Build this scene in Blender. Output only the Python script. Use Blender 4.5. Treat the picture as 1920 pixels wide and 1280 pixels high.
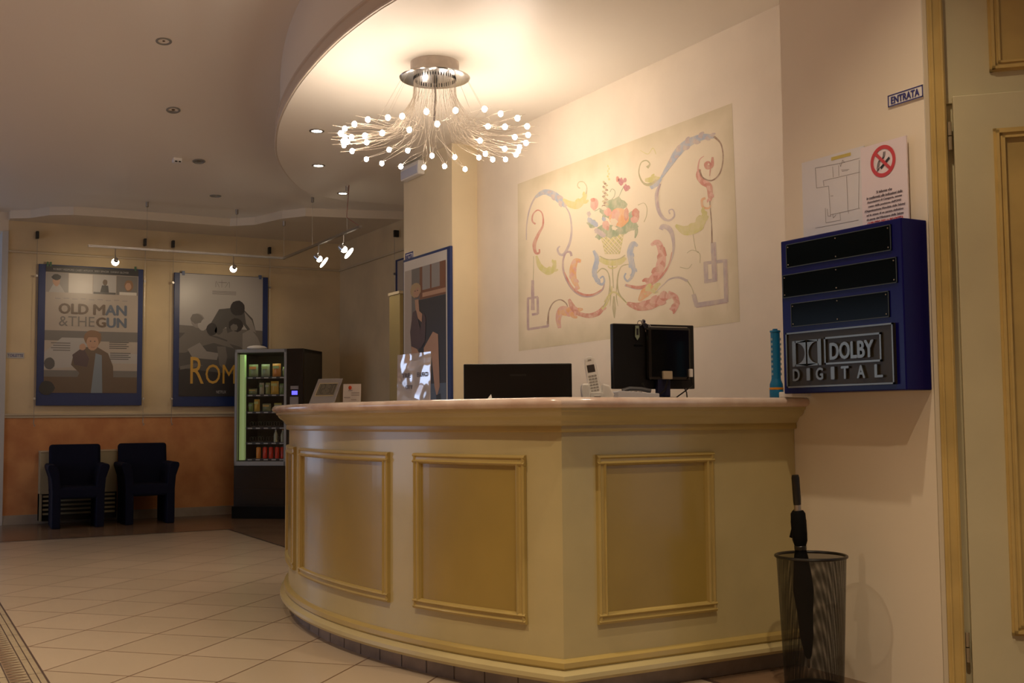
import bpy, bmesh, math, random
from mathutils import Vector, Matrix
random.seed(7)
scene = bpy.context.scene
for o in list(bpy.data.objects): bpy.data.objects.remove(o)
COL = scene.collection
rad = math.radians

# ------------------------------------------------------------------ camera
F_PX, YAW, PITCH, ROLL = 2093.8, rad(29.16), rad(3.879), rad(-0.4652)
CAM = Vector((0, 0, 1.0))
_f = Vector((math.sin(YAW)*math.cos(PITCH), math.cos(YAW)*math.cos(PITCH), math.sin(PITCH)))
_r = Vector((math.cos(YAW), -math.sin(YAW), 0)); _u = _r.cross(_f)
_r2 = _r*math.cos(ROLL) + _u*math.sin(ROLL); _u2 = -_r*math.sin(ROLL) + _u*math.cos(ROLL)
cd = bpy.data.cameras.new('camera'); cam = bpy.data.objects.new('camera', cd); COL.objects.link(cam)
cd.sensor_width = 36; cd.lens = F_PX/1920*36; cd.clip_start = 0.05
M4 = Matrix((_r2, _u2, -_f)).transposed().to_4x4(); M4.translation = CAM
cam.matrix_world = M4
scene.camera = cam

# ------------------------------------------------------------------ world and exposure
vs = scene.view_settings
vs.view_transform = 'Standard'; vs.look = 'None'; vs.gamma = 1; vs.use_curve_mapping = False
vs.exposure = 0.22
w = bpy.data.worlds.new('world'); scene.world = w; w.use_nodes = True
w.node_tree.nodes['Background'].inputs[0].default_value = (0.62, 0.75, 1.0, 1)
w.node_tree.nodes['Background'].inputs[1].default_value = 0.5

WARM = (1.0, 0.77, 0.50)
def lamp(name, kind, loc, power, color, size=0.05, target=None, spot=60, blend=0.5, sy=None):
    l = bpy.data.lights.new(name, kind); l.energy = power; l.color = color
    if kind == 'AREA':
        l.shape = 'RECTANGLE'; l.size = size; l.size_y = sy or size
    else: l.shadow_soft_size = size
    if kind == 'SPOT': l.spot_size = rad(spot); l.spot_blend = blend
    o = bpy.data.objects.new(name, l); COL.objects.link(o); o.location = loc
    if target is not None:
        o.rotation_euler = (Vector(target)-Vector(loc)).to_track_quat('-Z', 'Y').to_euler()
    return o
# daylight through the glazed left side of the hall
lamp('window_daylight', 'AREA', (-3.93, 9.4, 1.25), 26, (0.60, 0.74, 1.0), 3.2, (0, 9.4, 1.2), sy=2.1)
lamp('entrance_daylight', 'AREA', (-0.6, 13.9, 1.3), 10, (0.60, 0.74, 1.0), 1.6, (0.4, 12.5, 1.2), sy=2.0)

# ------------------------------------------------------------------ helpers
def at(px, py, axis, val):
    d = (_r2*((px-960)/F_PX) + _u2*(-(py-640)/F_PX) + _f)
    t = (val-CAM[axis])/d[axis]
    return CAM + d*t
def at_plane(px, py, p0, n):
    d = (_r2*((px-960)/F_PX) + _u2*(-(py-640)/F_PX) + _f)
    t = (Vector(p0)-CAM).dot(Vector(n))/d.dot(Vector(n))
    return CAM + d*t
def tag(o, label=None, cat=None, group=None, kind=None):
    if label: o['label'] = label
    if cat: o['category'] = cat
    if group: o['group'] = group
    if kind: o['kind'] = kind
    return o
def thing(name, label, cat, loc=(0, 0, 0), rz=0, group=None):
    o = bpy.data.objects.new(name, None); COL.objects.link(o)
    o.empty_display_size = 0.1
    o.location = loc; o.rotation_euler = (0, 0, rz)
    return tag(o, label, cat, group)
def copy_tree(o, parent=None):
    c = o.copy(); COL.objects.link(c); c.parent = parent
    for ch in o.children: copy_tree(ch, c)
    return c

class MB:
    def __init__(s): s.v = []; s.f = []; s.m = []; s.T = Matrix.Identity(4)
    def add(s, verts, faces, m=0):
        b = len(s.v); s.v += [s.T @ Vector(p) for p in verts]
        s.f += [tuple(b+i for i in f) for f in faces]; s.m += [m]*len(faces); return s
    def box(s, x0, x1, y0, y1, z0, z1, m=0):
        x0, x1 = sorted((x0, x1)); y0, y1 = sorted((y0, y1)); z0, z1 = sorted((z0, z1))
        return s.add([(x0,y0,z0),(x1,y0,z0),(x1,y1,z0),(x0,y1,z0),(x0,y0,z1),(x1,y0,z1),(x1,y1,z1),(x0,y1,z1)],
              [(0,3,2,1),(4,5,6,7),(0,1,5,4),(1,2,6,5),(2,3,7,6),(3,0,4,7)], m)
    def poly(s, pts, m=0): return s.add(pts, [tuple(range(len(pts)))], m)
    def prism(s, pts, d, m=0):
        n = len(pts); d = Vector(d); p2 = [Vector(p)+d for p in pts]
        return s.add(list(pts)+p2, [tuple(range(n))[::-1], tuple(range(n, 2*n))]+[(i,(i+1)%n,n+(i+1)%n,n+i) for i in range(n)], m)
    def tube(s, pts, r, seg=8, m=0, cap=True):
        pts = [Vector(p) for p in pts]; n = len(pts)
        rs = r if isinstance(r, (list, tuple)) else [r]*n
        V = []; up = None
        for i, p in enumerate(pts):
            t = (pts[min(i+1, n-1)]-pts[max(i-1, 0)]).normalized()
            if up is None:
                up = Vector((0, 0, 1)) if abs(t.z) < 0.9 else Vector((1, 0, 0))
            a = (up - t*up.dot(t)).normalized(); up = a; b = t.cross(a)
            for k in range(seg):
                an = 2*math.pi*k/seg; V.append(p+(a*math.cos(an)+b*math.sin(an))*rs[i])
        Fc = [(i*seg+k, i*seg+(k+1)%seg, (i+1)*seg+(k+1)%seg, (i+1)*seg+k) for i in range(n-1) for k in range(seg)]
        if cap: Fc += [tuple(range(seg))[::-1], tuple((n-1)*seg+k for k in range(seg))]
        return s.add(V, Fc, m)
    def lathe(s, prof, seg=32, c=(0, 0, 0), m=0):
        c = Vector(c); n = len(prof); V = []
        for r, z in prof:
            for k in range(seg):
                an = 2*math.pi*k/seg; V.append(c+Vector((r*math.cos(an), r*math.sin(an), z)))
        Fc = [(i*seg+k, i*seg+(k+1)%seg, (i+1)*seg+(k+1)%seg, (i+1)*seg+k) for i in range(n-1) for k in range(seg)]
        if prof[0][0] > 1e-6: Fc.append(tuple(range(seg))[::-1])
        if prof[-1][0] > 1e-6: Fc.append(tuple((n-1)*seg+k for k in range(seg)))
        return s.add(V, Fc, m)
    def ball(s, c, r, m=0, seg=12, rings=8, sc=(1, 1, 1)):
        pr = [(max(r*math.sin(math.pi*i/rings), 1e-5), -r*math.cos(math.pi*i/rings)) for i in range(rings+1)]
        o = MB().lathe(pr, seg)
        return s.add([(c[0]+v.x*sc[0], c[1]+v.y*sc[1], c[2]+v.z*sc[2]) for v in o.v], o.f, m)
    def sweep(s, ring, path, m=0, closed=True):
        # ring: list of (offset, z); path: list of (x, y, nx, ny); m int or list per ring edge
        k = len(ring); n = len(path); V = []
        for x, y, nx, ny in path:
            for o, z in ring: V.append((x+nx*o, y+ny*o, z))
        b = len(s.v); s.add(V, [])
        e = k if closed else k-1
        for i in range(n-1):
            for j in range(e):
                s.f.append(tuple(b+q for q in (i*k+j, i*k+(j+1) % k, (i+1)*k+(j+1) % k, (i+1)*k+j)))
                s.m.append(m[j] if isinstance(m, (list, tuple)) else m)
        if closed:
            s.f.append(tuple(b+j for j in range(k))); s.m.append(0)
            s.f.append(tuple(b+(n-1)*k+j for j in range(k))[::-1]); s.m.append(0)
        return s
    def build(s, name, mats, parent=None, smooth=False, bevel=0, world=False, seg=2, fixn=True):
        me = bpy.data.meshes.new(name)
        off = Vector((0, 0, 0))
        v = s.v
        if world and parent is not None:
            inv = (Matrix.Translation(parent.location) @ parent.rotation_euler.to_matrix().to_4x4()).inverted()
            pp = parent.parent
            while pp is not None:
                inv = inv @ (Matrix.Translation(pp.location) @ pp.rotation_euler.to_matrix().to_4x4()).inverted(); pp = pp.parent
            v = [inv @ p for p in v]
        me.from_pydata([tuple(p) for p in v], [], s.f)
        if not isinstance(mats, (list, tuple)): mats = [mats]
        for mt in mats: me.materials.append(mt)
        for p, mi in zip(me.polygons, s.m): p.material_index = mi
        if fixn:
            bm = bmesh.new(); bm.from_mesh(me); bmesh.ops.recalc_face_normals(bm, faces=bm.faces); bm.to_mesh(me); bm.free()
        if smooth:
            for p in me.polygons: p.use_smooth = True
            try: me.set_sharp_from_angle(angle=rad(40))
            except Exception: pass
        me.update()
        o = bpy.data.objects.new(name, me); COL.objects.link(o)
        if parent is not None: o.parent = parent
        if bevel:
            b = o.modifiers.new('bevel', 'BEVEL'); b.width = bevel; b.segments = seg; b.limit_method = 'ANGLE'; b.angle_limit = rad(40)
        return o

def text_verts(s, size, bold=0.0, extrude=0.0, align='LEFT', sx=1.0, shear=0):
    cu = bpy.data.curves.new('t', 'FONT'); cu.body = s; cu.size = size; cu.offset = bold; cu.extrude = extrude
    cu.align_x = align; cu.shear = shear; cu.resolution_u = 3
    to = bpy.data.objects.new('t', cu); COL.objects.link(to)
    bpy.context.view_layer.update()
    me = to.evaluated_get(bpy.context.evaluated_depsgraph_get()).to_mesh()
    V = [(v.co.x*sx, v.co.y, v.co.z) for v in me.vertices]; Fc = [tuple(p.vertices) for p in me.polygons]
    to.to_mesh_clear(); bpy.data.objects.remove(to); bpy.data.curves.remove(cu)
    return V, Fc
def add_text(mb, s, size, frame, m=0, **k):
    V, Fc = text_verts(s, size, **k)
    o, u, v, n = frame; o = Vector(o); u = Vector(u); v = Vector(v); n = Vector(n)
    mb.add([o+u*a+v*b+n*c for a, b, c in V], Fc, m)
def fit_text(mb, s, frame, width, height, m=0, fat=0.0, **k):
    if fat:
        o, u, v, n = [Vector(q) for q in frame]
        for i, (a, b) in enumerate(((0, 0), (1, 0), (-1, 0), (0, 1), (0, -1), (.7, .7), (-.7, -.7))):
            fit_text(mb, s, (o+u*a*fat*height+v*b*fat*height*0.7+n*0.00012*i, u, v, n), width, height, m, 0.0, **k)
        return
    V, Fc = text_verts(s, 1.0, **k)
    if not V: return
    x0 = min(a for a, b, c in V); x1 = max(a for a, b, c in V); y0 = min(b for a, b, c in V); y1 = max(b for a, b, c in V)
    o, u, v, n = [Vector(q) for q in frame]
    kx = width/(x1-x0); ky = height/(y1-y0)
    mb.add([o+u*((a-x0)*kx)+v*((b-y0)*ky)+n*c for a, b, c in V], Fc, m)

def ribbon(mb, pts, w, m, P, off=0.0, sub=5):
    """painted stroke on a plane: pts 2-D in the plane function P's units, w width or list"""
    n = len(pts); ws = w if isinstance(w, (list, tuple)) else [w]*n
    if len(ws) != n: ws = [ws[0]+(ws[-1]-ws[0])*i/(n-1) for i in range(n)] if len(ws) == 2 else [ws[min(int(i*len(ws)/n), len(ws)-1)] for i in range(n)]
    Q = []
    for i in range(n-1):
        p0, p1, p2, p3 = pts[max(i-1, 0)], pts[i], pts[i+1], pts[min(i+2, n-1)]
        for k in range(sub if n > 2 else 1):
            t = k/(sub if n > 2 else 1)
            q = [0.5*((2*p1[j])+(-p0[j]+p2[j])*t+(2*p0[j]-5*p1[j]+4*p2[j]-p3[j])*t*t+(-p0[j]+3*p1[j]-3*p2[j]+p3[j])*t**3) for j in (0, 1)]
            Q.append((q[0], q[1], ws[i]+(ws[i+1]-ws[i])*t))
    Q.append((pts[-1][0], pts[-1][1], ws[-1]))
    V = []
    for i, (x, y, ww) in enumerate(Q):
        a = Q[max(i-1, 0)]; b = Q[min(i+1, len(Q)-1)]
        tx, ty = b[0]-a[0], b[1]-a[1]; L = math.hypot(tx, ty) or 1
        nx, ny = -ty/L*ww/2, tx/L*ww/2
        V += [P(x+nx, y+ny, off), P(x-nx, y-ny, off)]
    mb.add(V, [(2*i, 2*i+1, 2*i+3, 2*i+2) for i in range(len(Q)-1)], m)
def blob(mb, cx, cy, rx, ry, m, P, off=0.0, n=14, jag=0.12, seed=0):
    rr = random.Random(seed*131+int(cx*7)+int(cy*13))
    mb.poly([P(cx+rx*(1+rr.uniform(-jag, jag))*math.cos(2*math.pi*i/n), cy+ry*(1+rr.uniform(-jag, jag))*math.sin(2*math.pi*i/n), off) for i in range(n)], m)

# ------------------------------------------------------------------ materials
MATS = {}
def mat(name, col, rough=0.5, metal=0.0, emit=None, strength=0, var=0.0, scale=8.0, bump=0.0, col2=None, coat=0, spec=None, detail=4, alpha=None):
    if name in MATS: return MATS[name]
    m = bpy.data.materials.new(name); m.use_nodes = True; MATS[name] = m
    nt = m.node_tree; b = nt.nodes['Principled BSDF']
    b.inputs['Base Color'].default_value = (*col, 1); b.inputs['Roughness'].default_value = rough; b.inputs['Metallic'].default_value = metal
    if spec is not None: b.inputs['Specular IOR Level'].default_value = spec
    if coat: b.inputs['Coat Weight'].default_value = coat; b.inputs['Coat Roughness'].default_value = 0.08
    if emit: b.inputs['Emission Color'].default_value = (*emit, 1); b.inputs['Emission Strength'].default_value = strength
    if alpha is not None: b.inputs['Alpha'].default_value = alpha
    if var or col2 or bump:
        tc = nt.nodes.new('ShaderNodeTexCoord'); nz = nt.nodes.new('ShaderNodeTexNoise')
        nz.inputs['Scale'].default_value = scale; nz.inputs['Detail'].default_value = detail
        nt.links.new(tc.outputs['Object'], nz.inputs['Vector'])
        if var or col2:
            rp = nt.nodes.new('ShaderNodeValToRGB')
            c2 = col2 or tuple(c*(1-var) for c in col)
            rp.color_ramp.elements[0].position = 0.35; rp.color_ramp.elements[0].color = (*c2, 1)
            rp.color_ramp.elements[1].position = 0.65; rp.color_ramp.elements[1].color = (*col, 1)
            nt.links.new(nz.outputs['Fac'], rp.inputs[0]); nt.links.new(rp.outputs[0], b.inputs['Base Color'])
        if bump:
            bp = nt.nodes.new('ShaderNodeBump'); bp.inputs['Strength'].default_value = bump; bp.inputs['Distance'].default_value = 0.01
            nt.links.new(nz.outputs['Fac'], bp.inputs['Height']); nt.links.new(bp.outputs[0], b.inputs['Normal'])
    return m
wall_cream = mat('cream_plaster', (0.84, 0.74, 0.60), 0.7, var=0.08, scale=2.5, bump=0.03)
wall_white = mat('warm_white_plaster', (0.84, 0.75, 0.60), 0.75, var=0.03, scale=2)
wall_far = mat('ochre_washed_plaster', (0.72, 0.58, 0.36), 0.7, var=0.14, scale=2.2, detail=6)
wall_terra = mat('terracotta_sponged_plaster', (0.70, 0.34, 0.13), 0.65, col2=(0.54, 0.22, 0.08), scale=4, detail=8)
ceil_m = mat('ceiling_paint', (0.85, 0.80, 0.71), 0.45)
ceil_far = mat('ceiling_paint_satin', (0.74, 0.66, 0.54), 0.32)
rail_m = mat('rail_paint', (0.60, 0.50, 0.34), 0.5)
stone_m = mat('skirting_stone', (0.40, 0.34, 0.27), 0.35, var=0.2, scale=6)
cnt_cream = mat('counter_cream', (0.52, 0.435, 0.215), 0.26, var=0.10, scale=3, coat=0.25)
cnt_yel = mat('counter_yellow', (0.46, 0.34, 0.11), 0.3, var=0.12, scale=3, coat=0.2)
cnt_pan = mat('counter_panel', (0.37, 0.262, 0.062), 0.26, var=0.14, scale=2.2, coat=0.3)
plinth_m = mat('plinth_tile', (0.36, 0.29, 0.25), 0.5, var=0.35, scale=7)
marble = mat('pink_marble', (0.78, 0.66, 0.58), 0.15, col2=(0.60, 0.44, 0.36), scale=7, detail=8, coat=0.3)
blue_board = mat('blue_board', (0.010, 0.028, 0.13), 0.4)
navy = mat('navy_fabric', (0.0045, 0.006, 0.022), 0.85, spec=0.25, bump=0.2, scale=200)
black = mat('black_plastic', (0.008, 0.007, 0.006), 0.35)
black_gloss = mat('black_gloss', (0.006, 0.006, 0.006), 0.12)
chrome = mat('chrome', (0.55, 0.55, 0.55), 0.16, 1.0)
steel = mat('brushed_steel', (0.42, 0.40, 0.38), 0.35, 1.0)
greym = mat('grey_metal', (0.30, 0.30, 0.28), 0.45, 0.3)
white_p = mat('white_plastic', (0.85, 0.83, 0.79), 0.35)
paper = mat('white_paper', (0.80, 0.78, 0.76), 0.7)
ink = mat('black_ink', (0.02, 0.02, 0.025), 0.6)

def floor_tiles():
    m = bpy.data.materials.new('diagonal_floor_tile'); m.use_nodes = True; nt = m.node_tree; b = nt.nodes['Principled BSDF']
    g = nt.nodes.new('ShaderNodeNewGeometry'); sp = nt.nodes.new('ShaderNodeSeparateXYZ'); nt.links.new(g.outputs['Position'], sp.inputs[0])
    def mth(op, a, b_=None):
        n = nt.nodes.new('ShaderNodeMath'); n.operation = op
        for i, q in enumerate((a, b_)):
            if q is None: continue
            if isinstance(q, (int, float)): n.inputs[i].default_value = q
            else: nt.links.new(q, n.inputs[i])
        return n.outputs[0]
    x = mth('SUBTRACT', sp.outputs[0], 0.574); y = mth('SUBTRACT', sp.outputs[1], 4.905)
    S = 0.3925
    u = mth('DIVIDE', mth('MULTIPLY', mth('ADD', x, y), 0.70711), S); v = mth('DIVIDE', mth('MULTIPLY', mth('SUBTRACT', y, x), 0.70711), S)
    def edge(q):
        fr = mth('FRACT', q); return mth('MINIMUM', fr, mth('SUBTRACT', 1.0, fr))
    d = mth('MINIMUM', edge(u), edge(v)); grout = mth('LESS_THAN', d, 0.010)
    cmb = nt.nodes.new('ShaderNodeCombineXYZ'); nt.links.new(mth('FLOOR', u), cmb.inputs[0]); nt.links.new(mth('FLOOR', v), cmb.inputs[1])
    wn = nt.nodes.new('ShaderNodeTexWhiteNoise'); nt.links.new(cmb.outputs[0], wn.inputs['Vector'])
    r = nt.nodes.new('ShaderNodeValToRGB'); r.color_ramp.elements[0].color = (0.44, 0.355, 0.255, 1); r.color_ramp.elements[1].color = (0.49, 0.395, 0.29, 1)
    nt.links.new(wn.outputs['Value'], r.inputs[0])
    mx = nt.nodes.new('ShaderNodeMixRGB'); nt.links.new(grout, mx.inputs[0]); nt.links.new(r.outputs[0], mx.inputs[1]); mx.inputs[2].default_value = (0.16, 0.09, 0.05, 1)
    nt.links.new(mx.outputs[0], b.inputs['Base Color']); b.inputs['Roughness'].default_value = 0.30
    return m
tile_m = floor_tiles()
band_m = mat('brown_border_tile', (0.24, 0.15, 0.09), 0.25, var=0.3, scale=2.5)
band_l = mat('border_line', (0.07, 0.04, 0.03), 0.4)
border_l = mat('border_tile_beige', (0.42, 0.34, 0.22), 0.35, var=0.15, scale=20)
border_o = mat('terracotta_floor_tile', (0.50, 0.26, 0.12), 0.35, var=0.15, scale=5)

def struct(name, mb, m, bevel=0, smooth=False):
    o = mb.build(name, m, None, smooth=smooth, bevel=bevel); o['kind'] = 'structure'; return o

# ------------------------------------------------------------------ room constants
XR, XM, XS, XP = 3.22, 3.75, 4.42, 3.543      # right wall, mural wall, side wall, pier face
YC, YF = 3.446, 11.9                           # end of right wall, far wall
PY0, PY1 = 7.23, 8.10
ZD = 3.0                                       # dropped ceiling over the counter

# floor
f = MB()
f.poly([(0.567, -2, 0), (2.74, -2, 0), (2.74, 10.25, 0), (0.567, 10.25, 0)], 0)
f.poly([(2.74, -2, 0), (6.2, -2, 0), (6.2, 12.2, 0), (2.74, 12.2, 0)], 1)
f.poly([(-4, 10.25, 0), (2.74, 10.25, 0), (2.74, 12.2, 0), (-4, 12.2, 0)], 1)
f.poly([(-4, 12.2, 0), (3, 12.2, 0), (3, 15, 0), (-4, 15, 0)], 3)
f.poly([(0.375, -2, 0), (0.567, -2, 0), (0.567, 10.25, 0), (0.375, 10.25, 0)], 2)
f.poly([(-4, -2, 0), (0.375, -2, 0), (0.375, 10.25, 0), (-4, 10.25, 0)], 3)
struct('floor', f, [tile_m, band_m, border_l, border_o])
# inlaid border lines and triangle pattern
t = MB(); z = 0.0012
for x0, x1 in ((0.560, 0.568), (0.535, 0.539), (0.506, 0.511), (0.428, 0.433), (0.398, 0.402), (0.372, 0.377)):
    t.poly([(x0, -1, z), (x1, -1, z), (x1, 10.25, z), (x0, 10.25, z)], 0)
y = 3.6
while y < 8.4:
    t.poly([(0.435, y, z), (0.504, y+0.022, z), (0.435, y+0.044, z)], 1)
    t.poly([(0.504, y+0.026, z), (0.504, y+0.030, z), (0.437, y+0.052, z), (0.437, y+0.048, z)], 0); y += 0.052
y = 3.0
while y < 9:
    t.poly([(0.377, y, z), (0.43, y, z), (0.43, y+0.004, z), (0.377, y+0.004, z)], 0)
    t.poly([(0.511, y, z), (0.56, y, z), (0.56, y+0.004, z), (0.511, y+0.004, z)], 0); y += 0.31
t.poly([(0.567, 10.235, z), (2.75, 10.235, z), (2.75, 10.262, z), (0.567, 10.262, z)], 0)
t.poly([(2.728, 0, z), (2.752, 0, z), (2.752, 10.25, z), (2.728, 10.25, z)], 0)
struct('trim_1', t, [band_l, mat('mosaic_brown', (0.22, 0.14, 0.08), 0.4)])

# walls
w_ = MB(); w_.box(0.985, 4.9, YF, YF+0.3, 1.07, 3.75, 0); w_.box(0.985, 4.9, YF, YF+0.3, 0, 1.07, 1)
struct('wall_back', w_, [wall_far, wall_terra])
struct('wall_side', MB().box(XS, 4.95, PY1, YF, 0, 3.75), wall_far)
struct('wall_mural', MB().box(XM, 4.95, YC, PY1, 0, 3.75), wall_cream)
struct('wall_pier', MB().box(XP, XM, PY0, PY1, 0, 3.75), mat('pier_plaster', (0.80, 0.68, 0.46), 0.7, var=0.06, scale=2.5))
struct('wall_right', MB().prism([(XR, 2.72, 0), (XR, YC, 0), (4.95, YC, 0), (4.95, 2.72, 0)], (0, 0, 3.75)), wall_white)
# wall hall left of the far wall, and walls behind the camera
l_ = MB(); l_.box(-4.2, -4.0, -2, 7.8, 0, 3.75); l_.box(-4.2, -4.0, 11.0, 15, 0, 3.75); l_.box(-4.2, -4.0, 7.8, 11.0, 2.3, 3.75); l_.box(-4.2, -4.0, 7.8, 11.0, 0, 0.2)
struct('wall_left', l_, wall_cream)
struct('wall_passage', MB().box(-4, 3, 15, 15.2, 0, 3.75), mat('bluish_wall', (0.62, 0.62, 0.62), 0.7))
struct('wall_rear', MB().box(-4, 6.2, -2.2, -2, 0, 3.75), wall_cream)
struct('wall_lintel', MB().box(-4, 0.985, YF, YF+0.3, 2.86, 3.75), wall_cream)
wj = MB(); wj.box(0.93, 0.985, YF-0.02, YF+0.32, 0, 2.86)
struct('trim_2', wj, mat('jamb_grey', (0.55, 0.55, 0.55), 0.5))
# window frame of the left wall
wf = MB()
for yy in (7.8, 8.85, 9.9, 10.93): wf.box(-4.12, -4.06, yy, yy+0.07, 0.2, 2.3)
for zz in (0.2, 2.23): wf.box(-4.12, -4.06, 7.8, 11.0, zz, zz+0.07)
win = struct('window_1', wf, greym)
gl = bpy.data.materials.new('window_glass'); gl.use_nodes = True; MATS['glass'] = gl
gb = gl.node_tree.nodes['Principled BSDF']; gb.inputs['Transmission Weight'].default_value = 1; gb.inputs['Roughness'].default_value = 0; gb.inputs['IOR'].default_value = 1.45
g_ = MB().box(-4.095, -4.09, 7.86, 10.94, 0.26, 2.24).build('window_pane', gl, win)

# dado rail, picture rail, skirting on far wall; picture rail on side wall
d_ = MB(); d_.box(0.985, XS, YF-0.025, YF, 1.055, 1.075); d_.box(0.985, XS, YF-0.012, YF, 1.03, 1.055)
struct('trim_3', d_, rail_m, bevel=0.004)
d_ = MB(); d_.box(0.985, XS, YF-0.02, YF, 2.655, 2.675); d_.box(XS-0.02, XS, PY1, YF, 2.655, 2.675)
struct('trim_4', d_, rail_m, bevel=0.004)
struct('baseboard_back', MB().box(0.985, XS, YF-0.015, YF, 0, 0.09), stone_m)
struct('baseboard_side', MB().box(XS-0.015, XS, PY1, YF, 0, 0.09), stone_m)

# ceilings -------------------------------------------------------
def zhigh(y):
    t_ = min(max((y-6.6)/(10.2-6.6), 0), 1); t_ = t_*t_*(3-2*t_)
    return 3.56*(1-t_) + 3.05*t_
c = MB(); ys = [-2, 0, 2, 4, 5, 6] + [6.6+0.15*i for i in range(25)] + [10.5, 11, 11.9]
xs = [-4, 6.2]
V = [(x, y, zhigh(y)) for y in ys for x in xs]
c.add(V, [(2*i, 2*i+1, 2*i+3, 2*i+2) for i in range(len(ys)-1)])
c.poly([(-4, 11.9, 3.05), (3, 11.9, 3.05), (3, 15, 3.05), (-4, 15, 3.05)])
struct('ceiling', c, ceil_m, smooth=True)
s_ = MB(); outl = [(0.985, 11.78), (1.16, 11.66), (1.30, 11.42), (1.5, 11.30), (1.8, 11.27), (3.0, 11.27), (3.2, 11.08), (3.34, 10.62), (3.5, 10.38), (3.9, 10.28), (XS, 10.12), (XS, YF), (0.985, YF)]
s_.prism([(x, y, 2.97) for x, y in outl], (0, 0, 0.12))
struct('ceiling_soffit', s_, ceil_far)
# dropped ceiling over the counter with a lipped curved fascia
E0 = [(3.22, 2.55), (2.8, 2.95), (2.42, 3.5), (2.2, 4.1), (2.10, 4.6), (2.08, 4.83), (2.055, 5.07), (2.044, 5.49), (2.07, 5.99), (2.133, 6.55), (2.25, 7.19), (2.40, 7.76), (2.59, 8.32), (2.88, 8.93), (3.20, 9.42), (3.57, 9.60)]
def spline(P_, sub=6):
    Q = []
    n = len(P_)
    for i in range(n-1):
        p0, p1, p2, p3 = P_[max(i-1, 0)], P_[i], P_[i+1], P_[min(i+2, n-1)]
        for k in range(sub):
            t = k/sub
            Q.append(tuple(0.5*((2*p1[j])+(-p0[j]+p2[j])*t+(2*p0[j]-5*p1[j]+4*p2[j]-p3[j])*t*t+(-p0[j]+3*p1[j]-3*p2[j]+p3[j])*t**3) for j in (0, 1)))
    Q.append(P_[-1]); return Q
Es = spline(E0)
def with_normals(Q, flip=1):
    out = []
    for i, p in enumerate(Q):
        a = Q[max(i-1, 0)]; b = Q[min(i+1, len(Q)-1)]; tx, ty = b[0]-a[0], b[1]-a[1]; L = math.hypot(tx, ty)
        out.append((p[0], p[1], -ty/L*flip, tx/L*flip))
    return out
En = with_normals(Es)
cl = MB()
cl.poly([(x, y, ZD) for x, y in Es] + [(XS+.3, 9.57, ZD), (XS+.3, 2.55, ZD)][:2])
# fascia wall and lip
cl.sweep([(0.0, ZD), (0.0, ZD+0.10), (-0.02, ZD+0.10), (-0.02, 3.60)], En, 0, closed=False)
cl.poly([(3.57, 9.60, ZD), (XS+.3, 9.57, ZD), (XS+.3, 9.57, ZD+0.2), (3.57, 9.60, ZD+0.2)])
o = struct('ceiling_dropped', cl, ceil_m)
tr = MB(); tr.sweep([(0.0, ZD+0.004), (0.012, ZD+0.004), (0.016, ZD+0.012), (0.012, ZD+0.018), (0.004, ZD+0.022), (0.004, ZD+0.085), (0.014, ZD+0.092), (0.014, ZD+0.104), (-0.02, ZD+0.108), (-0.02, ZD+0.004)], En)
struct('trim_5', tr, mat('fascia_lip', (0.66, 0.58, 0.48), 0.45), smooth=True)

# ------------------------------------------------------------------ mural
def Pm(x, y, off=0.0):
    p = at(960+x/2.6667, 180+y/2.6667, 0, XM-0.0008); return (p.x-off*0.12, p.y, p.z)
MC = dict(ground=(0.66, 0.57, 0.38), pale=(0.78, 0.66, 0.48), blue=(0.42, 0.47, 0.55), olive=(0.50, 0.45, 0.24), yel=(0.66, 0.60, 0.24), purp=(0.50, 0.36, 0.36),
          red=(0.64, 0.27, 0.20), pink=(0.74, 0.40, 0.32), orange=(0.78, 0.42, 0.20), brown=(0.32, 0.20, 0.13), green=(0.36, 0.42, 0.26), lil=(0.55, 0.46, 0.44), mag=(0.50, 0.18, 0.20))
mk = list(MC); mural_mats = []
for k in mk:
    mm = mat('mural_'+k, MC[k], 0.75, var=0.08 if k == 'ground' else 0.0, scale=3, col2=None if k == 'ground' else tuple(MC[k][i]*0.55+MC['pale'][i]*0.45 for i in range(3)))
    if k != 'ground':
        for n in mm.node_tree.nodes:
            if n.type == 'TEX_NOISE': n.inputs['Scale'].default_value = 22
    mural_mats.append(mm)
def fade_ground(m):
    nt = m.node_tree; b = nt.nodes['Principled BSDF']; rp = [n for n in nt.nodes if n.type == 'VALTORGB'][0]; nz = [n for n in nt.nodes if n.type == 'TEX_NOISE'][0]
    nz.inputs['Scale'].default_value = 5; nz.inputs['Detail'].default_value = 8
    tc = nt.nodes.new('ShaderNodeTexCoord'); sp = nt.nodes.new('ShaderNodeSeparateXYZ'); nt.links.new(tc.outputs['Object'], sp.inputs[0])
    def M_(op, a, b_):
        n = nt.nodes.new('ShaderNodeMath'); n.operation = op
        for i, q in enumerate((a, b_)):
            if isinstance(q, (int, float)): n.inputs[i].default_value = q
            else: nt.links.new(q, n.inputs[i])
        return n.outputs[0]
    y, z = sp.outputs[1], sp.outputs[2]
    d = M_('MINIMUM', M_('MINIMUM', M_('SUBTRACT', y, 4.37), M_('SUBTRACT', 6.64, y)), M_('MINIMUM', M_('SUBTRACT', z, 1.45), M_('SUBTRACT', 2.61, z)))
    v = M_('ADD', M_('MULTIPLY', d, 3.0), M_('MULTIPLY', nz.outputs['Fac'], 0.7))
    nt.links.new(v, rp.inputs[0]); e = rp.color_ramp.elements
    e[0].position = 0.30; e[0].color = (0.66, 0.57, 0.38, 1); e[1].position = 0.80; e[1].color = (0.83, 0.72, 0.53, 1)
fade_ground(mural_mats[0])
I = {k: i for i, k in enumerate(mk)}
mu = MB()
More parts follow.
